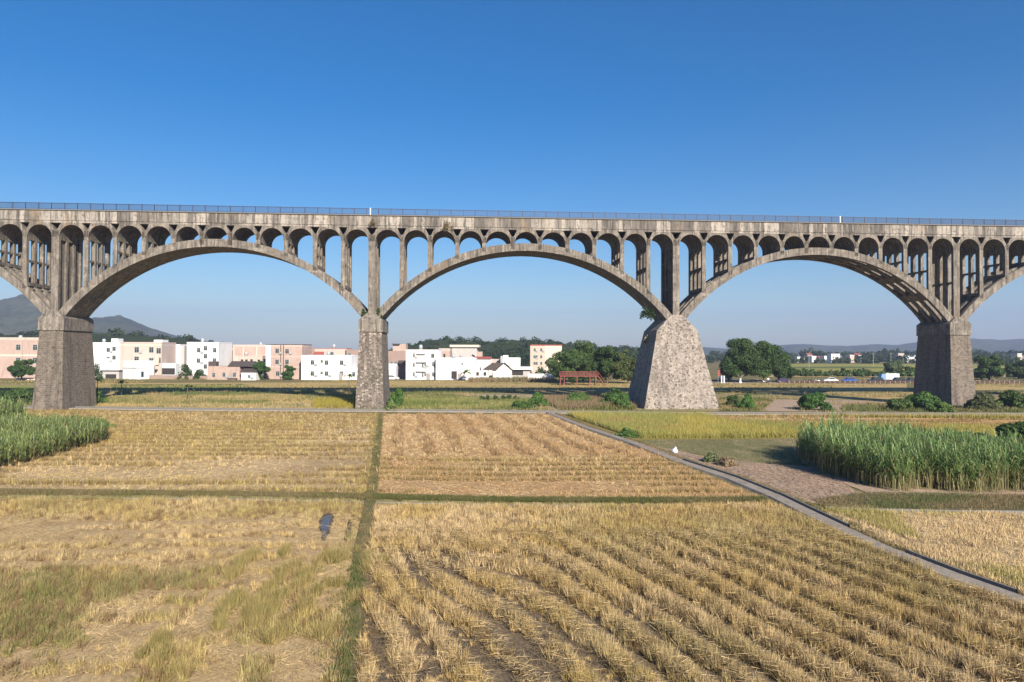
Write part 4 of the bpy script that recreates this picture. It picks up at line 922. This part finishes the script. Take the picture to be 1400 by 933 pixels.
h=House('village_house','low white house with a red tiled eave',648,672,491,240,8,M['white'],group=G2,parapet=.0,band=(M['tan'],[at(660,240,496.5)[1]])); MB().prismx([(-.5,h.h),(2,h.h),(2,h.h+.8)],-h.w/2,h.w/2).build('roof',M['redroof'],h.e)
h=House('village_house','white wing with dark ground floor openings left of the gabled house',648,668,502,228,6,M['white'],group=G2,parapet=.15); h.hole([(653,511.5),(663,511.5)],.9,1.2); h.win([(657,504.5)],.45,1)
h=House('village_house','white cottage with a dark tiled roof and its gable end toward the field',674,700,506,228,8,M['white'],group=G2,parapet=0)
wg=h.w; MB().prism([(h.px(679),h.h-.003),(wg/2,h.h-.003),(h.px(689.5),h.h+2.1)],0.01,7.9).build('gable',M['white'],h.e)
rf=MB(); ax=h.px(689.5); rf.add([(h.px(660),-.3,h.h+.2),(h.px(678),-.3,h.h-.3),(ax+.0,-.3,h.h+2.3),(h.px(673),-.3,h.h+2.3)],[(0,1,2,3)]); rf.prism([(ax-.05,h.h+2.12),(wg/2+.5,h.h-.35),(wg/2+.5,h.h-.1),(ax,h.h+2.4)],-.4,8.2); rf.prism([(h.px(679)-.6,h.h-.35),(ax-.06,h.h+2.12),(ax-.005,h.h+2.4),(h.px(679)-.6,h.h-.1)],-.4,8.2); rf.build('roof',M['darkroof'],h.e)
h=House('village_house','light grey box house with a raised stair block behind the cottage',684,711.5,489.5,252,8,M['bluewhite'],group=G2); h.block(684.5,688,487,498,M['metalroof'],'side_wing',-.3,3); h.block(688,695,486,490,M['white'],'stair_tower',.5,4)
h=House('shed','long low white roofed shed right of the cottage',697,725,502.5,231,6,M['grey'],parapet=0,cat='shed'); MB().box(-h.w/2-.6,h.w/2+.8,-.9,6.4,h.h-.75,h.h+.15).build('roof',M['white'],h.e); h.hole([(706,510)],4.5,1.6)
h=House('apartment_block','cream four storey block with a thin red roof edge behind the trees',725,745,471.5,300,16,M['tan'],pmat=M['redroof'],parapet=.5)
hw=h.w; MB().box(hw/2+.003,hw/2+7.2,-.004,14,-.4,h.h-.45).build('side_wing',M['cream'],h.e); MB().box(hw/2+.05,hw/2+7.4,-.1,14.1,h.h-.449,h.h).build('parapet',M['redroof'],h.e)
h.win([(731,478.5),(740,478.5),(730.8,488),(733.8,488),(740,488),(730.8,497),(733.8,497),(740,497)],.75,1.15)
h=House('pink_wall','faded pink storey glimpsed behind the red eave house',668,684,491.5,258,6,M['pink'],cat='building')
# roof tanks, air conditioners and doors
rx=random.Random(21)
for o_ in [o for o in bpy.data.objects if o.type=='EMPTY' and o.name.startswith(('village_house','apartment_block'))]:
    wl=[c for c in o_.children if c.name.startswith('wall')][0]; xs_=[v.co.x for v in wl.data.vertices]; zt=max(v.co.z for v in wl.data.vertices); w_=max(xs_)-min(xs_)
    if w_>8 and not [c for c in o_.children if c.name.startswith('roof')] and rx.random()<.8:
        x_=rx.uniform(-.35,.35)*w_; MB().tube([(x_,5,zt+.25),(x_,5,zt+1.5),(x_,5,zt+1.75)],[.6,.6,.2],12).build('water_tank',M['metalroof'],o_,True); MB().box(x_-.65,x_+.65,4.35,5.65,zt-.1,zt+.25).build('tank_stand',M['greyblock'],o_)
    wn_=[c for c in o_.children if c.name.startswith('window')]
    for c in wn_[:6]:
        if rx.random()<.45:
            v=c.data.vertices; x_=max(p.co.x for p in v)+.55; z_=min(p.co.z for p in v)+.1
            if x_+.5<w_/2: MB().box(x_-.4,x_+.4,-.38,-.04,z_-.3,z_+.3).build('air_conditioner',M['metalroof'],o_)
    if w_>8:
        x_=rx.uniform(-.3,.3)*w_; MB().box(x_-.6,x_+.6,-.06,.0,-.3,2.2).build('door',M['greyblock'],o_)
# low walls
def lowwall(name,label,x0,x1,yt,Y,mat,cat='wall'):
    a,z=at(x0,Y,yt); b,_=at(x1,Y,yt); MB_=MB().box(a,b,Y,Y+.25,-.3,z).box(a-.05,b+.05,Y-.05,Y+.3,z+.002,z+.1); tag(MB_.build(name,mat),label,cat)
lowwall('garden_wall','low red brown garden wall along the field in front of the pink house',204,246,513.5,228,M['darkbrick'])
lowwall('garden_wall','second red brown wall stretch under the trees before the tall white house',248,284,514.5,227.5,M['darkbrick'])
lowwall('garden_wall','low white wall near the bushy tree left of the red platform',722,757,511.5,226,M['white'])
lowwall('garden_wall','pale low wall behind the round tree at far left',22,50,517,218,M['cream'])
for px,py_,Y,w,hh,s_,lb in ((254,0,229,4.8,4.5,601,'grey green bushy tree beside the brown garden wall'),(274,0,228.5,4.2,3.2,602,'low dark bush before the tall white house'),(316,0,236,3.5,4.8,603,'narrow dark shrub above the gabled brick house'),(131,0,222,4.5,4.6,604,'dark shrubby tree right of the left-hand pier beside the lean-to'),(302,0,238,5,3.5,605,'dark foliage behind the front brick house')):
    bush('bush',lb,(gx(px,Y),Y),w,hh,900,.3,(.03,.055,.02),(.06,.095,.035),s_)
# red steel platform
t=empty('steel_platform',(gx(792,194),194,0)); tag(t,'red steel viewing platform on posts with a stair at its right end','platform')
Wp=5.3; MB().box(-Wp,Wp,0,3.6,2.55,2.75).build('deck',M['redsteel'],t)
for x in (-Wp+.12,-4.1,-.6,3.0,4.6): 
    for y in (.12,3.45): MB().box(x-.1,x+.1,y-.1,y+.1,0,2.55).build('leg',M['redsteel'],t)
rl=MB()
for y in (.06,3.54):
    rl.box(-Wp,Wp,y-.04,y+.04,3.75,3.85).box(-Wp,Wp,y-.03,y+.03,3.25,3.31)
    for i in range(12): rl.box(-Wp+i*.96-.04+.04,-Wp+i*.96+.04+.04,y-.038,y+.038,2.75,3.75)
    for i in range(66): rl.box(-Wp+i*.16,-Wp+i*.16+.03,y-.015,y+.015,2.75,3.25)
rl.build('railing',M['redsteel'],t)
stp=MB()
for i in range(11): stp.box(Wp+i*.17,Wp+i*.17+.3,.3,1.6,2.5-i*.24,2.56-i*.24)
for y in (.25,1.62): stp.add([(Wp,y,2.4),(Wp+1.95,y,-.05),(Wp+2.2,y,-.05),(Wp,y,2.75),(Wp,y+.06,2.4),(Wp+1.95,y+.06,-.05),(Wp+2.2,y+.06,-.05),(Wp,y+.06,2.75)],[(0,1,2,3),(7,6,5,4),(0,4,5,1),(2,6,7,3),(1,5,6,2),(0,3,7,4)]); 
for y in (.27,1.64): stp.tube([(Wp,y,3.8),(Wp+2.1,y,1.0)],.04,5)
stp.build('stair',M['redsteel'],t)
# fence along the road
fe=empty('roadside_fence',(0,0,0)); tag(fe,'low brown board fence with pale posts along the edge of the road','fence')
pa=GP([(1079,524.6)])[0]; pbn=GP([(1520,525)])[0]
L_=math.dist(pa,pbn); n_=int(L_/1.55); dx,dy=(pbn[0]-pa[0])/n_,(pbn[1]-pa[1])/n_
vs=[]
bd=MB()
for zz0,zz1 in ((.12,.45),(.5,.82)):
    bd.add([(pa[0],pa[1],zz0),(pbn[0],pbn[1],zz0),(pbn[0],pbn[1],zz1),(pa[0],pa[1],zz1),(pa[0],pa[1]+.06,zz0),(pbn[0],pbn[1]+.06,zz0),(pbn[0],pbn[1]+.06,zz1),(pa[0],pa[1]+.06,zz1)],[(0,1,2,3),(7,6,5,4),(3,2,6,7),(0,4,5,1),(0,3,7,4),(1,5,6,2)])
bd.build('boards',M['boards'],fe)
for i in range(min(n_+1,99)):
    x,y=pa[0]+dx*i,pa[1]+dy*i; MB().box(x-.05,x+.05,y-.08,y+.12,-.1,.86).build('post',M['post'],fe)
# cars
def car(label,px,Y,mat,L=4.4,H=1.5,rz=0,suv=False,group='cars parked along the road'):
    t=empty('parked_car',(gx(px,Y),Y,.1),rz); tag(t,label,'car',group); W=.88; b=MB()
    hb=H*.58
    prof=[(-L/2,.3),(L/2,.3),(L/2,hb*.75),(L/2-.12,hb*.9),(L/2-L*.2,hb),(-L/2+.3,hb),(-L/2,hb*.92)]
    b.prism(prof,-W,W)
    cab=[(-L/2+(.25 if suv else .55),hb-.02),(L/2-L*.2-.05,hb-.02),(L/2-L*.36,H-.02),(L/2-L*.45,H),(-L/2+(.5 if suv else 1.1),H-.02)]
    b.prism(cab,-W+.12,W-.12); bo=b.build('body',mat,t)
    cm=[((x-c_)*.88+c_,(z-zc)*.72+zc) for x,z in cab for c_,zc in [(-.15,hb+(H-hb)*.5)]]
    MB().prism(cm,-W+.1,W-.1).build('side_window',M['glass'],t)
    for x in (-L*.31,L*.31):
        for y in (-W+.02,W-.02):
            w=MB().tube([(x,y-.1,.32),(x,y+.1,.32)],.32,14).build('wheel',M['tyre'],t); MB().tube([(x,y-.115,.32),(x,y+.115,.32)],.18,10).build('rim',M['post'],w)
    for y in (-W+.2,W-.2): MB().box(L/2-.1,L/2+.02,y-.16,y+.16,hb*.62,hb*.78).build('headlight',M['lampw'],t)
    return t
car('white parked saloon car on the road beyond the board fence',1135,219,M['carwhite'],rz=R(178))
car('bright blue parked car right of the white saloon',1161,219,M['carblue'],rz=R(180))
car('dark blue car parked left of the white lorry',1197,219,M['cardark'],L=4.5,rz=R(182),H=1.65,suv=True)
car('black off-road car parked in front of the white lorry',1227,218,M['carblack'],L=4.5,rz=R(181),H=1.7,suv=True)
car('dark saloon nearest the right-hand pier on the road',1246,219,M['cardark'],rz=R(180),H=1.6)
car('dark purple car half under the right end of the roadside trees',1071,217,plain('purple_car_paint',(.05,.035,.1),.25),rz=R(0))
car('white car in the shade beside the broad pale pier behind the gate posts',991,232,M['carwhite'],rz=R(0),group='cars parked along the road')
car('white car parked beside the slender pier in the village',536,226,M['carwhite'],L=4.6,H=1.6,rz=0,suv=True,group='cars in the village')
t=empty('box_lorry',(gx(1216,225),225,.1),R(180)); tag(t,'white box lorry with a blue cab parked behind the dark cars','lorry')
MB().box(-2.6,1.7,-1.05,1.05,.8,2.65).build('cargo_box',M['white'],t); MB().prism([(1.75,.5),(3.2,.5),(3.2,1.4),(2.9,2.5),(1.75,2.5)],-1,1).build('cab',plain('lorry_cab_blue',(.16,.28,.5),.4),t); MB().box(-2.6,3.0,-.8,.8,.45,.78).build('chassis',M['tyre'],t)
for x in (-1.6,2.4):
    for y in (-.9,.9): MB().tube([(x,y-.13,.42),(x,y+.13,.42)],.42,14).build('wheel',M['tyre'],t)
# scooters
def scooter(label,px,Y,rz,mat):
    t=empty('scooter',(gx(px,Y),Y,.1),rz); tag(t,label,'scooter')
    MB().prism([(-.75,.45),(-.1,.3),(.35,.28),(.5,.9),(.42,.95),(.25,.45),(-.1,.5),(-.2,.8),(-.8,.75)],-.14,.14).build('body',mat,t); MB().box(-.75,-.1,-.13,.13,.803,.9).build('saddle',M['tyre'],t); MB().tube([(.44,-.33,1.05),(.47,0,1.0),(.44,.33,1.05)],.03,6).build('handlebar',M['tyre'],t)
    for x in (-.62,.62): MB().tube([(x,-.06,.26),(x,.06,.26)],.26,12).build('wheel',M['tyre'],t)
scooter('pale scooter beside the person in white on the road',1045,214,R(170),M['carwhite'])
scooter('dark scooter with a white front at the start of the board fence',1107,218,R(180),M['carblack']); scooter('second small scooter, with a white body, left of the white saloon',1117,218,R(185),M['carwhite'])
# person in white
def person(label,px,Y):
    t=empty('person',(gx(px,Y),Y,.1),R(160)); tag(t,label,'person')
    V=[(0,0,.95),(0,0,1.2),(0,0,1.42),(0,0,1.53),(0,0,1.66),(.2,0,1.4),(.3,.02,1.15),(.28,.12,.95),(.27,.2,.88),(-.2,0,1.4),(-.3,.02,1.15),(-.3,.05,.9),(-.3,.1,.8),(.1,0,.9),(.12,.05,.5),(.12,-.02,.08),(.13,.15,.04),(-.1,0,.9),(-.13,-.08,.5),(-.13,-.12,.08),(-.13,.05,.04)]
    Rr=[.15,.15,.16,.06,.11,.07,.05,.04,.045,.07,.05,.04,.045,.1,.07,.05,.045,.1,.07,.05,.045]
    E_=[(0,1),(1,2),(2,3),(3,4),(2,5),(5,6),(6,7),(7,8),(2,9),(9,10),(10,11),(11,12),(0,13),(13,14),(14,15),(15,16),(0,17),(17,18),(18,19),(19,20)]
    me=bpy.data.meshes.new('body'); me.from_pydata(V,E_,[]); o=link(bpy.data.objects.new('body',me),t)
    bpy.context.view_layer.objects.active=o; md=o.modifiers.new('Skin','SKIN'); md.use_smooth_shade=True
    for i,r in enumerate(Rr): me.skin_vertices[0].data[i].radius=(r,r*.8,); 
    me.skin_vertices[0].data[0].use_root=True
    o.modifiers.new('Sub','SUBSURF').levels=1; o.modifiers['Sub'].render_levels=1; me.materials.append(M['skin'])
    sh=MB().tube([(0,0,.88),(0,0,1.15),(0,0,1.4),(0,0,1.5)],[.21,.2,.22,.1],12); 
    for s in (1,-1): sh.tube([(s*.17,0,1.42),(s*.3,.02,1.15),(s*.29,.06,1.0)],[.1,.085,.07],8)
    sh.build('shirt',M['cloth'],t,True)
    tr=MB()
    for s,dy in ((1,.0),(-1,-.06)): tr.tube([(s*.1,0,.93),(s*.12,dy+.03,.5),(s*.12,dy-.03,.1)],[.13,.095,.075],8)
    tr.build('trousers',M['trouser'],t,True)
    MB().tube([(0,0,1.7),(0,0,1.73),(0,0,1.84)],[.24,.15,.06],12).build('hat',M['cloth'],t)
person('person in a white shirt and pale hat standing on the pale verge by the road',1050,213)
# sack by the farm path
sp_=sx(922,619.5)
sk=MB(); n=14; prof=[(.0,.34),(.1,.4),(.25,.37),(.42,.27),(.55,.13),(.6,.07),(.66,.13),(.74,.1)]
vs=[];fs=[]
for z,r in prof:
    for k in range(n): a=2*math.pi*k/n; q=r*(1+.13*math.sin(3*a+z*9)+.07*math.sin(5*a)); vs.append((q*math.cos(a)*1.1,q*math.sin(a)*.9,z))
for i in range(len(prof)-1):
    for k in range(n): fs.append((i*n+k,i*n+(k+1)%n,(i+1)*n+(k+1)%n,(i+1)*n+k))
fs.append(tuple(range(n-1,-1,-1))); fs.append(tuple(range((len(prof)-1)*n,len(prof)*n))); sk.add(vs,fs)
o=sk.build('sack',M['sack'],None,True); o.location=(sp_[0],sp_[1],.02); o.scale=(.78,.78,.78); o.rotation_euler=(.12,.2,.4); tag(o,'white tied sack standing on the ground beside the farm path','sack')
# gate posts, banner, planter by the road
for px,lb in ((986.5,'slim white gate post, left one beside the broad pale pier'),(990,'slim white gate post, right one near the red banner')):
    x=gx(px,213); b=MB().box(x-.16,x+.16,212.9,213.2,0,2.1).box(x-.2,x+.2,212.85,213.25,2.1,2.25); tag(b.build('gate_post',M['white']),lb,'post','white gate posts by the road')
t=empty('banner',(gx(983.5,213),213,0)); tag(t,'upright red banner on a pole by the gate posts','banner'); MB().tube([(-.4,0,0),(-.4,0,4.1)],.04,6).build('pole',M['post'],t); MB().box(-.36,.2,-.02,.02,2.2,4.0).build('cloth',plain('red_cloth',(.28,.05,.04),.8),t)
t=empty('planter',(gx(1012,213),213,0)); tag(t,'white pedestal planter with bare pale branches by the road','planter'); MB().tube([(0,0,0),(0,0,.15),(0,0,.8),(0,0,1.2),(0,0,1.4)],[.55,.5,.25,.3,.45],12).build('pot',M['white'],t,True)
br=MB(); r=random.Random(5)
for i in range(10):
    a=r.uniform(0,6.28); l=r.uniform(.8,1.7); br.tube([(0,0,1.3),(math.cos(a)*l*.5,math.sin(a)*l*.5,1.9+l*.3),(math.cos(a)*l,math.sin(a)*l,2+l*.6)],[.05,.04,.015],5)
br.build('branches',M['post'],t)
# utility poles
for i,(px,Y,h_) in enumerate(((1106,430,8.5),(1194,470,9),(1218,520,9),(605,196,2.6),(860,300,9))[:3]):
    t=empty('utility_pole',(gx(px,Y),Y,0)); tag(t,('slim pale utility pole in the far fields, left of three','slim pale utility pole in the far fields, middle of three','slim pale utility pole in the far fields, right of three')[i],'pole','utility poles in the far fields'); MB().tube([(0,0,0),(0,0,h_)],[.16,.1],8).build('pole',M['post'],t); MB().box(-.8,.8,-.06,.06,h_-.8,h_-.68).build('cross_arm',M['post'],t)

finish('wild_grass',[blades(p,min(.9,hh),.07,8,.55,lerp(np.array(c_)*.9,(.3,.26,.12),rng.uniform(0,1,len(p))**1.5),.2) for p,hh,c_ in SKIRT],M['leaf'])
# ------------------------------------------------------------------ far village, woods, hills
rh=random.Random(3)
fv=[(1090,488.5,1094,'small white'),(1095,490,1100,''),(1104,485.5,1111,''),(1110,487.5,1116,''),(1119,489.5,1126,''),(1127,487,1133,''),(1136.5,484.5,1148,''),(1147,489,1153,''),(1156,488,1163,''),(1162,486,1168,''),(1170,485.5,1177.5,''),(1228,483.5,1236,''),(1233,487,1243,''),(1242,488.5,1250,''),(1250,486,1256,''),(1391,484,1397,''),(1396,487,1404,'')]
cols=['white','cream','pink','white','tan','white','bluewhite']
for i,(x0,yt,x1,_) in enumerate(fv):
    Y=640+rh.uniform(-25,45)+(i%3)*25; m_=M[cols[i%7]] if i!=6 else M['white']
    h=House('far_house','',x0,x1,yt,Y,9,m_,parapet=.0,group='far village houses across the fields',cat='house')
    rm=M['redroof'] if i in (2,10,4) else (M['metalroof'] if i%3 else M['white']); 
    if i in (2,4,7,10): MB().prismx([(-.6,h.h),(9.6,h.h),(4.5,h.h+1.8)],-h.w/2-.3,h.w/2+.3).build('roof',rm,h.e)
    else: MB().box(-h.w/2-.2,h.w/2+.2,-.2,9.2,h.h,h.h+.35).build('roof',rm,h.e)
    nx=max(1,int(h.w/2.6)); 
    for a in range(nx):
        for zz in range(max(1,int(h.h/3.4))): window(h.e,-h.w/2+h.w*(a+.5)/nx,1.6+zz*3.2,1.1,1.4)
    wl=('white','cream','pink','white','tan','white','pale blue')[i%7]
    place=('beyond the left end of the far fields','beyond the far fields between the trees and the right pier','close to the left side of the right-hand pier','at the right edge beyond the road')
    h.e['label']=[
     'leftmost far house, a small white box just right of the roadside trees','second far house from the roadside trees, cream and low','pink far house with a red pitched roof, raised above its neighbours','white far house under the raised red roofed one','tan far house with a red pitched roof left of the tallest white far house','white far house touching the left of the tallest white far house','tallest white far house in the far village, a bright upright block','low white far house with a pitched roof right of the tallest white far house','cream far house in the middle of the far village row','pink far house with a pale flat top near the right of the village row','white far house with a red pitched roof ending the village row at the right','highest tan house in the cluster left of the right-hand pier','wide white house in the cluster left of the right-hand pier','low pale blue house in the cluster left of the right-hand pier','white house nearest the left side of the right-hand pier','cream far house at the right edge, the taller of two','pink low far house at the right edge'][i]
def woods(name,pts,Y0,Y1,n,size,leafn,ls,cA,cB,seed,zmin=0):
    """many crowns on a slope whose skyline follows pts (px,py) at distance Y1"""
    r=np.random.default_rng(seed); xs=np.array([p[0] for p in pts]); ysk=np.array([p[1] for p in pts])
    V=[];C=[]
    for i in range(n):
        px=r.uniform(xs[0],xs[-1]); t=r.uniform(0,1)**.7; Y=Y0+(Y1-Y0)*t
        ztop=at(px,Y1,np.interp(px,xs,ysk))[1]*(t**.8)
        s=size*r.uniform(.6,1.35); z=max(s*.6,ztop-s*(.75 if r.uniform()<.8 else r.uniform(.1,.5))); X=gx(px,Y)
        bl=[(X+r.normal(0,s*.3),Y+r.normal(0,s*.3),z+r.normal(0,s*.22),s*.5,s*.5,s*.45) for _ in range(4)]+[(X,Y,z-s*.7,s*.35,s*.35,s*.9)]
        a=r.uniform(); v,c=leafcloud(bl,int(leafn*(.6+.8*(s/size))),ls,cA,cB); V.append(v); C.append(c*(.65+.7*a))
    o=np_mesh(name,np.concatenate(V),4,np.clip(np.concatenate(C),0,1),M['leaf']); o['kind']='stuff'; return o
S_hill=soil('hill_scrub',(.025,.038,.014),(.04,.052,.02),(.055,.055,.028),(.02,.032,.012),.02,.3,bst=.2)
S_mtn=soil('mountain_scrub',(.045,.055,.03),(.085,.09,.05),(.12,.11,.065),(.025,.04,.018),.008,.03,bst=.6)
def ridge(name,pts,Y,depth,mat,seed,nx=90,ny=24,rough=.16):
    xs=np.array([p[0] for p in pts]); ysk=np.array([p[1] for p in pts]); vs=[];fs=[]
    PX=np.linspace(xs[0],xs[-1],nx)
    for j in range(ny+1):
        t=j/ny
        for i,px in enumerate(PX):
            YY=Y+depth*(t-.55); X=gx(px,YY); top=max(0,at(px,Y,np.interp(px,xs,ysk))[1])
            prof=math.sin(math.pi*min(1,t/.55)*.5)**1.3 if t<=.55 else math.cos(math.pi*(t-.55)/.9)**1.0
            nz=float(fbm(np.array([px*.03+seed]),np.array([t*6.0]),seed,4)[0])-.5
            edge=min(1,min(i,nx-1-i)/4)
            vs.append((X,YY,-.5+edge*max(0,prof)*top*(1+rough*nz*4*(1-abs(prof)**3)) + edge*top*(.2 if t<.5 else .07)*(float(fbm(np.array([px*.07+seed]),np.array([t*9.0]),seed+2,4)[0])-.5) ))
    for j in range(ny):
        for i in range(nx-1): a=j*nx+i; fs.append((a,a+1,a+nx+1,a+nx))
    me=bpy.data.meshes.new(name); me.from_pydata(vs,[],fs); me.update(); me.polygons.foreach_set('use_smooth',[True]*len(fs)); me.materials.append(mat)
    o=link(bpy.data.objects.new(name,me)); o['kind']='structure'; return o
hl=[(-160,460),(0,458),(60,457),(130,456),(200,459),(245,464),(275,466),(300,471),(340,480)]
ridge('hill',hl,480,300,S_hill,3); woods('hillside_woods',[(a,b-2) for a,b in hl],360,480,1300,5.0,150,.9,(.025,.042,.016),(.05,.075,.028),21)
hm=[(520,485),(555,475),(580,467),(600,464),(625,466),(660,467),(700,465),(735,464),(760,469),(800,474),(840,474),(880,478),(930,484)]
ridge('hill',hm,520,260,S_hill,5); woods('hillside_woods',[(a,b-1) for a,b in hm],380,520,1400,5.0,150,.9,(.022,.04,.015),(.05,.078,.027),22)
ridge('mountain',[(-420,440),(-200,425),(-60,417),(0,411),(30,406),(60,411),(90,421),(125,438),(150,434),(162,433.5),(180,438),(205,449),(240,459),(300,470),(360,479)],1900,1300,S_mtn,7,160,30)
ridge('mountain',[(820,482),(900,476),(960,474.5),(1000,477),(1050,474),(1080,471),(1100,470.5),(1130,472.5),(1160,474),(1190,471),(1225,472),(1262,467),(1330,463.5),(1370,465),(1420,463),(1520,460),(1700,464),(1900,482)],3000,1500,S_mtn,9,170,26)
woods('far_woods',[(960,487),(1080,484),(1100,479),(1112,478),(1125,483),(1180,484),(1188,478.5),(1215,477.5),(1255,479),(1340,480),(1420,481),(1600,478)],660,860,560,6.0,110,1.3,(.03,.05,.02),(.055,.08,.03),23)
woods('far_woods',[(930,488),(1090,489),(1260,490),(1420,489),(1600,489)],560,620,170,3.2,80,.8,(.035,.055,.02),(.06,.09,.03),24)
woods('far_woods',[(1080,505.5),(1120,505.5),(1180,506),(1210,506),(1255,505)],268,285,80,1.6,60,.5,(.06,.1,.03),(.1,.15,.045),25)
woods('far_woods',[(1385,492),(1420,490),(1600,490)],300,420,60,4,80,.9,(.04,.06,.025),(.07,.1,.035),26)
woods('far_woods',[(-140,505),(0,506),(300,507),(500,508),(760,508)],255,275,160,2.6,70,.6,(.035,.06,.02),(.06,.09,.03),27)

# ------------------------------------------------------------------ air
hz=MB().box(-5800,5800,-400,5800,-1.6,330).build('haze',None); hz['kind']='stuff'
m=bpy.data.materials.new('haze_air'); m.use_nodes=True; nt=m.node_tree; nt.nodes.remove(nt.nodes['Principled BSDF'])
vp=nt.nodes.new('ShaderNodeVolumePrincipled'); vp.inputs['Color'].default_value=(.37,.47,.76,1); vp.inputs['Density'].default_value=.00021; vp.inputs['Anisotropy'].default_value=.0
nt.links.new(vp.outputs[0],nt.nodes['Material Output'].inputs['Volume']); hz.data.materials.append(m)

# ------------------------------------------------------------------ light, sky, camera
ELEV,AZ=28.0,156.4       # azimuth clockwise from +Y
w=bpy.data.worlds.new('World'); sc.world=w; w.use_nodes=True; nt=w.node_tree; bg=nt.nodes['Background']
sk=nt.nodes.new('ShaderNodeTexSky'); sk.sky_type='NISHITA'; sk.sun_disc=False; sk.sun_elevation=R(ELEV); sk.sun_rotation=R(AZ); sk.air_density=1.0; sk.dust_density=.6; sk.ozone_density=3.0; sk.altitude=0
hs=nt.nodes.new('ShaderNodeHueSaturation'); hs.inputs['Saturation'].default_value=1.5; hs.inputs['Hue'].default_value=.505; nt.links.new(sk.outputs[0],hs.inputs['Color']); nt.links.new(hs.outputs[0],bg.inputs['Color']); bg.inputs['Strength'].default_value=.068
sl=bpy.data.lights.new('sun','SUN'); sl.energy=5.0; sl.angle=R(.5); sl.color=(1,.9,.76); so=link(bpy.data.objects.new('sun',sl))
d=Vector((math.sin(R(AZ))*math.cos(R(ELEV)),math.cos(R(AZ))*math.cos(R(ELEV)),math.sin(R(ELEV))))
so.rotation_euler=d.to_track_quat('Z','Y').to_euler(); so.location=(0,-20,60)
cam=bpy.data.cameras.new('camera'); co=link(bpy.data.objects.new('camera',cam)); cam.sensor_width=36; cam.sensor_fit='HORIZONTAL'; cam.lens=F/1400*36; cam.clip_start=.5; cam.clip_end=20000
co.matrix_world=Matrix.Translation((0,0,CAMH))@Matrix.Rotation(R(90)+PITCH,4,'X')@Matrix.Rotation(ROLL,4,'Z')
sc.camera=co
sc.view_settings.view_transform='Standard'; sc.view_settings.look='None'; sc.view_settings.exposure=.92; sc.view_settings.gamma=1
sc.render.engine='CYCLES'; cy=sc.cycles; cy.use_denoising=True; cy.max_bounces=5; cy.diffuse_bounces=2; cy.glossy_bounces=2; cy.transmission_bounces=2; cy.volume_bounces=1; cy.transparent_max_bounces=4; cy.caustics_reflective=False; cy.caustics_refractive=False
